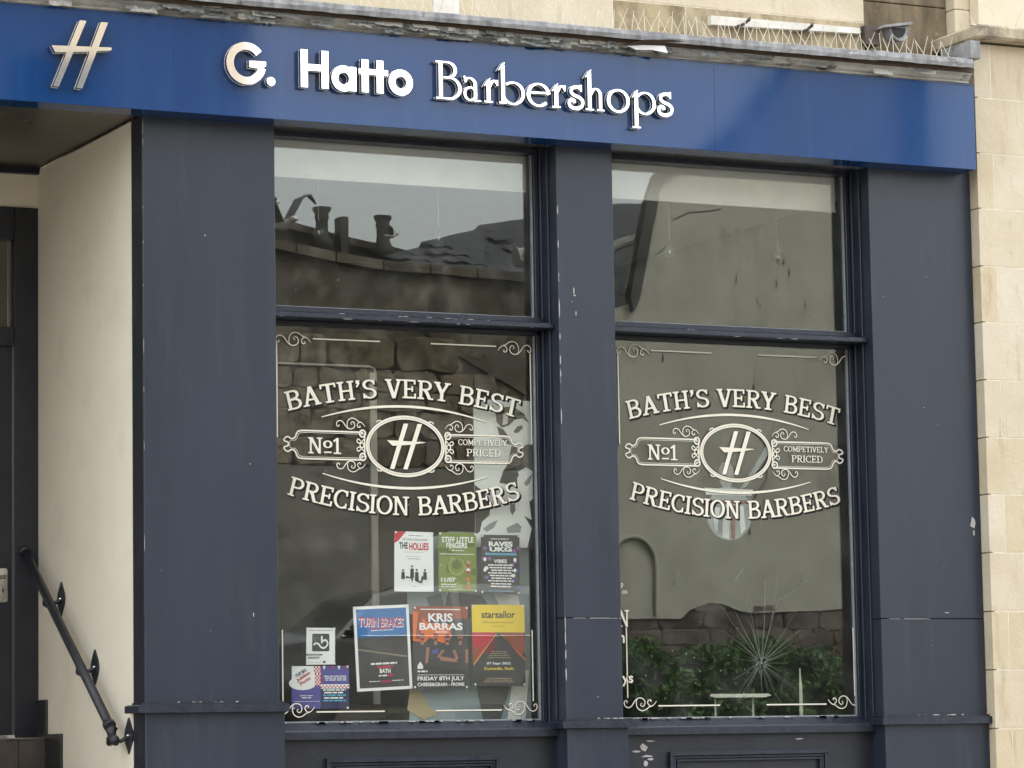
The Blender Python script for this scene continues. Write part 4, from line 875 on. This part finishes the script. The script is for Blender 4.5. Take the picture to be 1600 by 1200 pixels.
m = MB(); m.prism([(3.23, 1.918), (3.26, 1.909), (3.56, 1.909), (3.60, 1.918), (3.58, 1.928), (3.24, 1.928)], .45, .70, steel); m.build('tray', t)
for x in (3.29, 3.515):
    m = MB(); m.tube([(x, .5, 1.905), (x, .5, 1.746)], .006, pf, 6); m.build('leg', t)
t = thing('display_stick', 'thin pale upright stick standing near the cracked pane', 'stick'); m = MB(); m.tube([(3.805, .5, 1.746), (3.805, .5, 1.95), (3.803, .5, 2.06)], [.011, .009, .003], vinyl, 8); m.build('shaft', t)
# barber chair deep in the left window
t = thing('barber_chair', 'black leather barber chair with steel base inside the left window', 'chair', loc=(1.3, 1.9, 1.745))
m = MB(); m.lathe([(.30, 0), (.30, .02), (.06, .05), (.05, .35), (.12, .38)], (0, 0, 0), leather, 20); m.build('base', t, True)
m = MB(); m.box(-.27, .27, -.28, .25, .38, .52, leather, .03); m.build('seat', t); m = MB(); m.box(-.25, .25, .22, .34, .50, 1.05, leather, .04); m.build('backrest', t); m = MB(); m.box(-.13, .13, .24, .34, 1.08, 1.26, leather, .03); m.build('headrest', t)
for s_ in (-1, 1): m = MB(); m.box(s_*.30-.035, s_*.30+.035, -.22, .25, .66, .72, leather, .02); m.tube([(s_*.3, .2, .66), (s_*.3, .2, .42)], .014, steel); m.build('armrest', t)

def rubble(par, x0, x1, z0, z1, y0, y1, m):
    b = MB(); c = ((x0+x1)/2, (z0+z1)/2); w = x1-x0; h = z1-z0; P = []
    for u, v in ((0, .18), (.12, 0), (.5, -.02), (.88, 0), (1, .2), (1, .8), (.9, 1), (.5, 1.02), (.1, 1), (0, .8)): P.append((x0+w*u+random.uniform(-.02, .02), z0+h*v+random.uniform(-.018, .018)))
    Q = [(c[0]+(p[0]-c[0])*.94+random.uniform(-.012, .012), c[1]+(p[1]-c[1])*.91+random.uniform(-.012, .012)) for p in P]; n = 10
    V = [(x, y0, z) for x, z in P]+[(x, (y0+y1*2)/3, z) for x, z in P]+[(x, y1+random.uniform(-.008, .008), z) for x, z in Q]
    b.add(V, [tuple(range(2*n, 3*n))]+[(k*n+i, k*n+(i+1) % n, (k+1)*n+(i+1) % n, (k+1)*n+i) for k in (0, 1) for i in range(n)], m); b.fixn = True; return b.build('stone', par)
# ================================================================== ACROSS THE STREET (seen in the glass)
random.seed(5)
nb = thing('building', 'tall beige stone building across the street reflected in the left of the fascia', 'building')
boxo('wall', -14, 8.30, -28, -20.05, 1.9, 15, beige, nb)
for x in (-6, -3, 0, 3, 6):
    for z in (4.2, 7.6, 11): boxo('window', x-.5, x+.5, -20.06, -20.0, z, z+1.7, cglass, nb, .01)
rb = thing('rubble_wall', 'sooty rubble stone wall with rendered top across the street', 'wall')
boxo('core', 8.46, 13.14, -20.4, -20.0, 1.9, 7.25, sooty_render, rb)
z = 4.93
while z < 6.35:
    h = random.uniform(.20, .40); x = 8.46-random.uniform(0, .3)
    while x < 13.0:
        w = min(random.uniform(.28, .85), 13.14-x)
        if not (x > 10.9 and z+h > 6.4-(x-10.79)*.5): rubble(rb, x, x+w, z, z+h, -20.03, -19.95+random.uniform(0, .03), sooty)
        x += w
    z += h
m = MB(); m.prism([(8.46, 6.60), (10.4, 6.76), (10.8, 6.4), (11.8, 5.9), (12.6, 5.45), (13.14, 5.3), (13.14, 7.20), (12.05, 7.22), (10.97, 7.25), (10.15, 7.28), (9.51, 7.35), (8.46, 7.46)], -20.05, -19.97, sooty_render); m.build('render_band', rb)
xs_ = [8.46, 9.0, 9.5, 10.1, 10.7, 11.3, 12.0, 12.6, 13.14]; zf = lambda x: np.interp(x, [8.46, 8.8, 9.51, 10.15, 10.97, 12.05, 13.14], [7.56, 7.50, 7.40, 7.33, 7.30, 7.27, 7.25])
for a, b in zip(xs_, xs_[1:]):
    m = MB(); m.prism([(a+.01, zf(a)-.11), (b-.01, zf(b)-.11), (b-.01, zf(b)), (a+.01, zf(a))], -20.45, -19.88, sooty_render); m.build('coping', rb)
boxo('lower_render', 8.46, 13.10, -20.05, -19.90, 1.9, 4.92, mat('dark_smooth_render', (.14, .135, .11), (.10, .095, .08), .9, 1, .2, 10, c3=(.06, .055, .045), s3=1.3, lo3=.6, hi3=.7), rb)
gb = thing('gable_house', 'plastered house gable with dark curved verge board and slate roof across the street', 'house')
m = MB(); m.prism([(13.15, 3.19), (13.98, 3.20), (14.10, 3.30), (14.35, 3.38), (14.56, 3.37), (14.80, 3.28), (14.95, 3.26), (15.6, 3.29), (16.36, 3.32), (17.1, 3.34), (17.1, 12.5), (16.6, 12.0), (15.23, 9.97), (14.58, 9.08), (13.99, 8.67), (13.81, 8.5), (13.70, 8.2), (13.40, 6.98), (13.15, 6.9)], -20.3, -20.0, gable_m); m.build('plaster', gb)
m = MB(); m.prism([(13.38, 6.86), (13.47, 7.05), (13.66, 7.9), (13.80, 8.44), (14.02, 8.60), (14.62, 9.04), (15.29, 9.93), (16.66, 11.97), (16.55, 12.06), (15.17, 10.03), (14.53, 9.14), (13.95, 8.73), (13.72, 8.56), (13.58, 8.2), (13.33, 7.05)], -20.05, -19.91, tar); m.build('verge_board', gb)
boxo('backing', 13.15, 17.1, -20.6, -20.06, 1.9, 3.6, sooty_render, gb)
z = 1.95
while z < 3.5:
    h = random.uniform(.2, .3); x = 13.15
    while x < 17:
        w = random.uniform(.3, .7); rubble(gb, x, min(x+w, 17.1), z, z+h, -20.055, -20.035+random.uniform(0, .03), mat('brown_rubble', (.105, .080, .062), (.045, .037, .030), .95, 4, .7, 12, obj_rand=.3) if 'brown_rubble' not in bpy.data.materials else bpy.data.materials['brown_rubble']); x += w
    z += h
m = MB(); m.tube([(17.06, -19.85, 1.9), (17.06, -19.85, 12.8)], .10, tar, 12); m.build('downpipe', gb)
m = MB(); m.tube([(13.64, -19.965, 3.25), (13.64, -19.965, 3.8)]+[(13.34+.30*math.cos(a), -19.965, 3.85+.32*math.sin(a)) for a in [i*math.pi/16 for i in range(1, 13)]], .028, mat('grey_pipe', (.36, .35, .29), rough=.9), 8); m.build('vent_pipe', gb)
for P_ in ([(14.0, 8.02), (14.2, 8.12), (14.5, 8.16), (14.65, 8.2)], [(13.75, 7.6), (13.9, 7.7)], [(14.9, 4.5), (15.2, 4.9), (15.3, 5.4)]):
    m = MB(); ribbon(m, P_, .008, -19.997, tar); m.build('crack', gb)
m = MB()
for k in range(46):
    x, z = random.uniform(13.6, 16.3), random.uniform(3.6, 8.2); w = random.uniform(.004, .014); h = w*random.uniform(1, 4)
    if k < 8: x, z, w, h = 15.3+random.uniform(-.5, .6), 7+random.uniform(-.8, 1), .012, .05
    m.add([(x+w*math.cos(a), -19.996, z+h*math.sin(a)) for a in (0, .9, 2, 3.1, 4.3, 5.3)], [(0, 1, 2, 3, 4, 5)], tar)
m.prism([(14.45, 4.35), (14.62, 4.45), (14.70, 4.3), (14.6, 4.2), (14.5, 4.28)], -20.02, -19.985, sooty_render)
tag(m.build('stain', gb), kind='stuff')
# slate roof beyond
rx = [11.9, 12.4, 12.45, 13.2, 13.28, 14.0, 15.33, 16.2]; rz = [8.06, 8.20, 8.28, 8.45, 8.53, 8.65, 8.93, 8.96]
rf = thing('slate_roof', 'dark slate roof rising behind the rubble wall across the street', 'roof')
m = MB()
for a, b, c, d in zip(rx, rx[1:], rz, rz[1:]): m.add([(a, -24, c), (b, -24, d), (b, -20.5, min(d, 7.0)), (a, -20.5, min(c, 7.0)), (a, -24, 5), (b, -24, 5)], [(0, 1, 2, 3), (0, 1, 5, 4)], slate_m)
m.build('roof_deck', rf)
sl = MB(); sl.box(-.14, .14, -.17, .17, 0, .007, slate_m, .002); s0 = sl.build('slate'); sm_ = s0.data; bpy.data.objects.remove(s0)
for r_ in range(13):
    v = (r_+.3)/13.5
    for k in range(15):
        x = 12.0+k*.29+(.145 if r_ % 2 else 0); zt_ = np.interp(x, rx, rz); 
        if x > 16.1: continue
        y = -20.5-3.5*v; zc_ = 7.0+(zt_-7.0)*v; o = link('slate', sm_, rf); o.location = (x, y, zc_+.02); o.rotation_euler = (-math.atan2(zt_-7.0, 3.5)+.012, -math.atan(.235*v)+random.uniform(-.01, .01), 0)
m = MB(); m.tube([(13.2, -21.2, 7.55), (14.0, -21.4, 7.95), (15.0, -21.6, 8.2)], .07, lead, 10); m.build('lead_roll', rf)
m = MB(); m.tube([(12.6, -21.5, 7.72), (13.2, -21.5, 7.75)], .12, lead, 12); m.build('vent_cowl', rf)
bw = thing('boundary_wall', 'dark parapet wall with chimney pots above the rubble wall', 'wall')
m = MB(); m.prism([(9.5, 2), (13.4, 2), (13.4, 8.38), (11.20, 8.77), (9.5, 9.07)], -26.5, -26, sooty_render); m.build('wall_face', bw)
m = MB(); m.prism([(9.5, 9.0), (13.4, 8.31), (13.4, 8.41), (9.5, 9.10)], -26.6, -25.9, sooty_render); m.build('coping', bw)
for x, zt_, lb in ((11.70, 8.93, 'left black chimney pot reflected in the upper left pane'), (12.60, 8.86, 'right black chimney pot reflected in the upper left pane')):
    t = thing('chimney_pot', lb, 'chimney pot', 'reflected chimney pots', (x, -25.6, zt_-.95))
    m = MB(); m.lathe([(.13, -.5), (.13, .38), (.155, .42), (.155, .50), (.11, .56), (.09, .62), (.085, .78), (.10, .80), (.10, .84), (.09, .86), (.13, .92), (.13, .95), (.08, .95)], (0, 0, 0), pot_m, 18); m.build('pot', t, True)
boxo('louvre', 11.97, 12.09, -25.8, -25.6, 8.3, 8.83, pot_m, bw, .01)
# hedge
random.seed(9)
hg = thing('hedge', 'leafy green hedge along the foot of the plastered gable', 'hedge')
boxo('core', 13.0, 16.5, -19.8, -19.35, 1.9, 2.72, leafd, hg, .08)
rng_ = np.random.default_rng(3); n = 26000
C_ = np.stack([rng_.uniform(12.95, 16.6, n), rng_.uniform(-19.9, -19.12, n), rng_.uniform(1.9, 2.95, n)], 1)
lim = 2.86+.12*np.sin(C_[:, 0]*3.1)+.08*np.sin(C_[:, 0]*7.7+1)-np.maximum(C_[:, 0]-15.9, 0)*.5; C_ = C_[(C_[:, 2] < lim)]
C_ = C_[np.sin(C_[:, 0]*9+C_[:, 2]*5)+np.sin(C_[:, 2]*13-C_[:, 0]*4)+rng_.normal(0, .8, len(C_)) > -.6]
n = len(C_); A_ = rng_.normal(0, 1, (n, 3)); A_ /= np.linalg.norm(A_, axis=1, keepdims=True); B_ = np.cross(A_, rng_.normal(0, 1, (n, 3))); B_ /= np.linalg.norm(B_, axis=1, keepdims=True); s_ = rng_.uniform(.018, .04, (n, 1))
V_ = np.stack([C_-A_*s_*1.6, C_+B_*s_*.7, C_+A_*s_*1.6, C_-B_*s_*.7], 1).reshape(-1, 3)
me = bpy.data.meshes.new('foliage'); me.from_pydata(V_.tolist(), [], [(4*i, 4*i+1, 4*i+2, 4*i+3) for i in range(n)]); me.materials.append(leafm); tag(link('foliage', me, hg), kind='stuff')
# gulls
def gull(loc, rz, label, up_, s=1.):
    t = thing('gull', label, 'gull', None, loc); t.rotation_euler = (0, 0, rz); t.scale = (s, s, s)
    m = MB(); m.tube([(-.24, 0, .02), (-.14, 0, .0), (-.03, 0, -.01), (.08, 0, .02), (.14, 0, .05), (.19, 0, .07), (.23, 0, .065), (.27, 0, .055)], [.012, .045, .07, .06, .04, .045, .03, .006], gullw, 10); m.build('body', t, True)
    for sd_ in (-1, 1):
        m = MB(); a = up_; P0 = [(.06, .0), (-.08, .0)]; el_ = []
        for k, (sp_, h_, c0, c1) in enumerate(((0, 0, .07, -.09), (.22, .16*a, .09, -.07), (.42, .20*a, .03, -.08), (.62, .16*a, -.08, -.11))): el_ += [(c0, sd_*(.04+sp_), .03+h_), (c1, sd_*(.04+sp_), .03+h_), (c0, sd_*(.04+sp_), .018+h_), (c1, sd_*(.04+sp_), .018+h_)]
        F_ = []
        for k in range(3): b = 4*k; F_ += [(b, b+4, b+5, b+1), (b+2, b+3, b+7, b+6), (b, b+2, b+6, b+4), (b+1, b+5, b+7, b+3)]
        m.add(el_, F_, gullg); m.build('wing', t)
gull((10.92, -25, 8.55), 1.2, 'gull with raised wings landing on the parapet, reflected at the far left', 2.2)
gull((12.46, -25, 8.50), .5, 'gull flying low past the right chimney pot', 1.0, .45)
gull((10.86, -25.2, 8.86), .2, 'gull gliding above the landing gull', .5, .4)
# parked car on the raised terrace
t = thing('parked_car', 'dark estate car parked across the street, reflected low in the left window', 'car', loc=(9.2, -17.6, 1.9))
prof_ = [(-2.1, .30), (-2.15, .62), (-2.05, .80), (-1.1, .93), (-.55, 1.40), (-.3, 1.49), (.7, 1.53), (1.7, 1.46), (2.05, 1.02), (2.15, .9), (2.15, .35), (1.9, .25), (-1.9, .25)]
V_ = []; m = MB(); n = len(prof_)
for yy, ins in ((-.86, 0), (-.78, 1), (.78, 1), (.86, 0)):
    V_ += [(x, (yy if z < .95 else math.copysign(.86-(z-.95)*.32 if ins == 0 else .80-(z-.95)*.32, yy)), z) for x, z in prof_]
m.add(V_, [tuple(range(n)), tuple(range(3*n, 4*n))]+[(k*n+i, k*n+(i+1) % n, (k+1)*n+(i+1) % n, (k+1)*n+i) for k in range(3) for i in range(n)], carp); m.fixn = True; m.build('body', t)
for nm, q in (('front_window', [(-.98, .97), (-.5, 1.38), (-.28, 1.43), (.30, 1.46), (.30, .97)]), ('rear_window', [(.40, .97), (.40, 1.46), (1.2, 1.42), (1.62, 1.36), (1.8, 1.0)])):
    for sd_ in (1, -1):
        m = MB(); m.add([(x, sd_*(.866-max(z-.95, 0)*.32), z) for x, z in q], [tuple(range(len(q)))], cglass); m.build(nm, t)
for x in (-1.35, 1.35):
    for sd_ in (1, -1): m = MB(); m.tube([(x, sd_*.70, .32), (x, sd_*.88, .32)], .32, rubber, 20); w_ = m.build('wheel', t, True); m = MB(); m.tube([(x, sd_*.885, .32), (x, sd_*.89, .32)], .19, pot_m, 14); m.build('rim', w_)
m = MB(); m.box(-.92, -.78, .88, 1.05, .96, 1.08, carp, .02); m.build('wing_mirror', t)
m = MB(); m.tube([(-1.0, .875, .955), (1.85, .875, .975)], .010, carp, 6); m.build('window_trim', t)
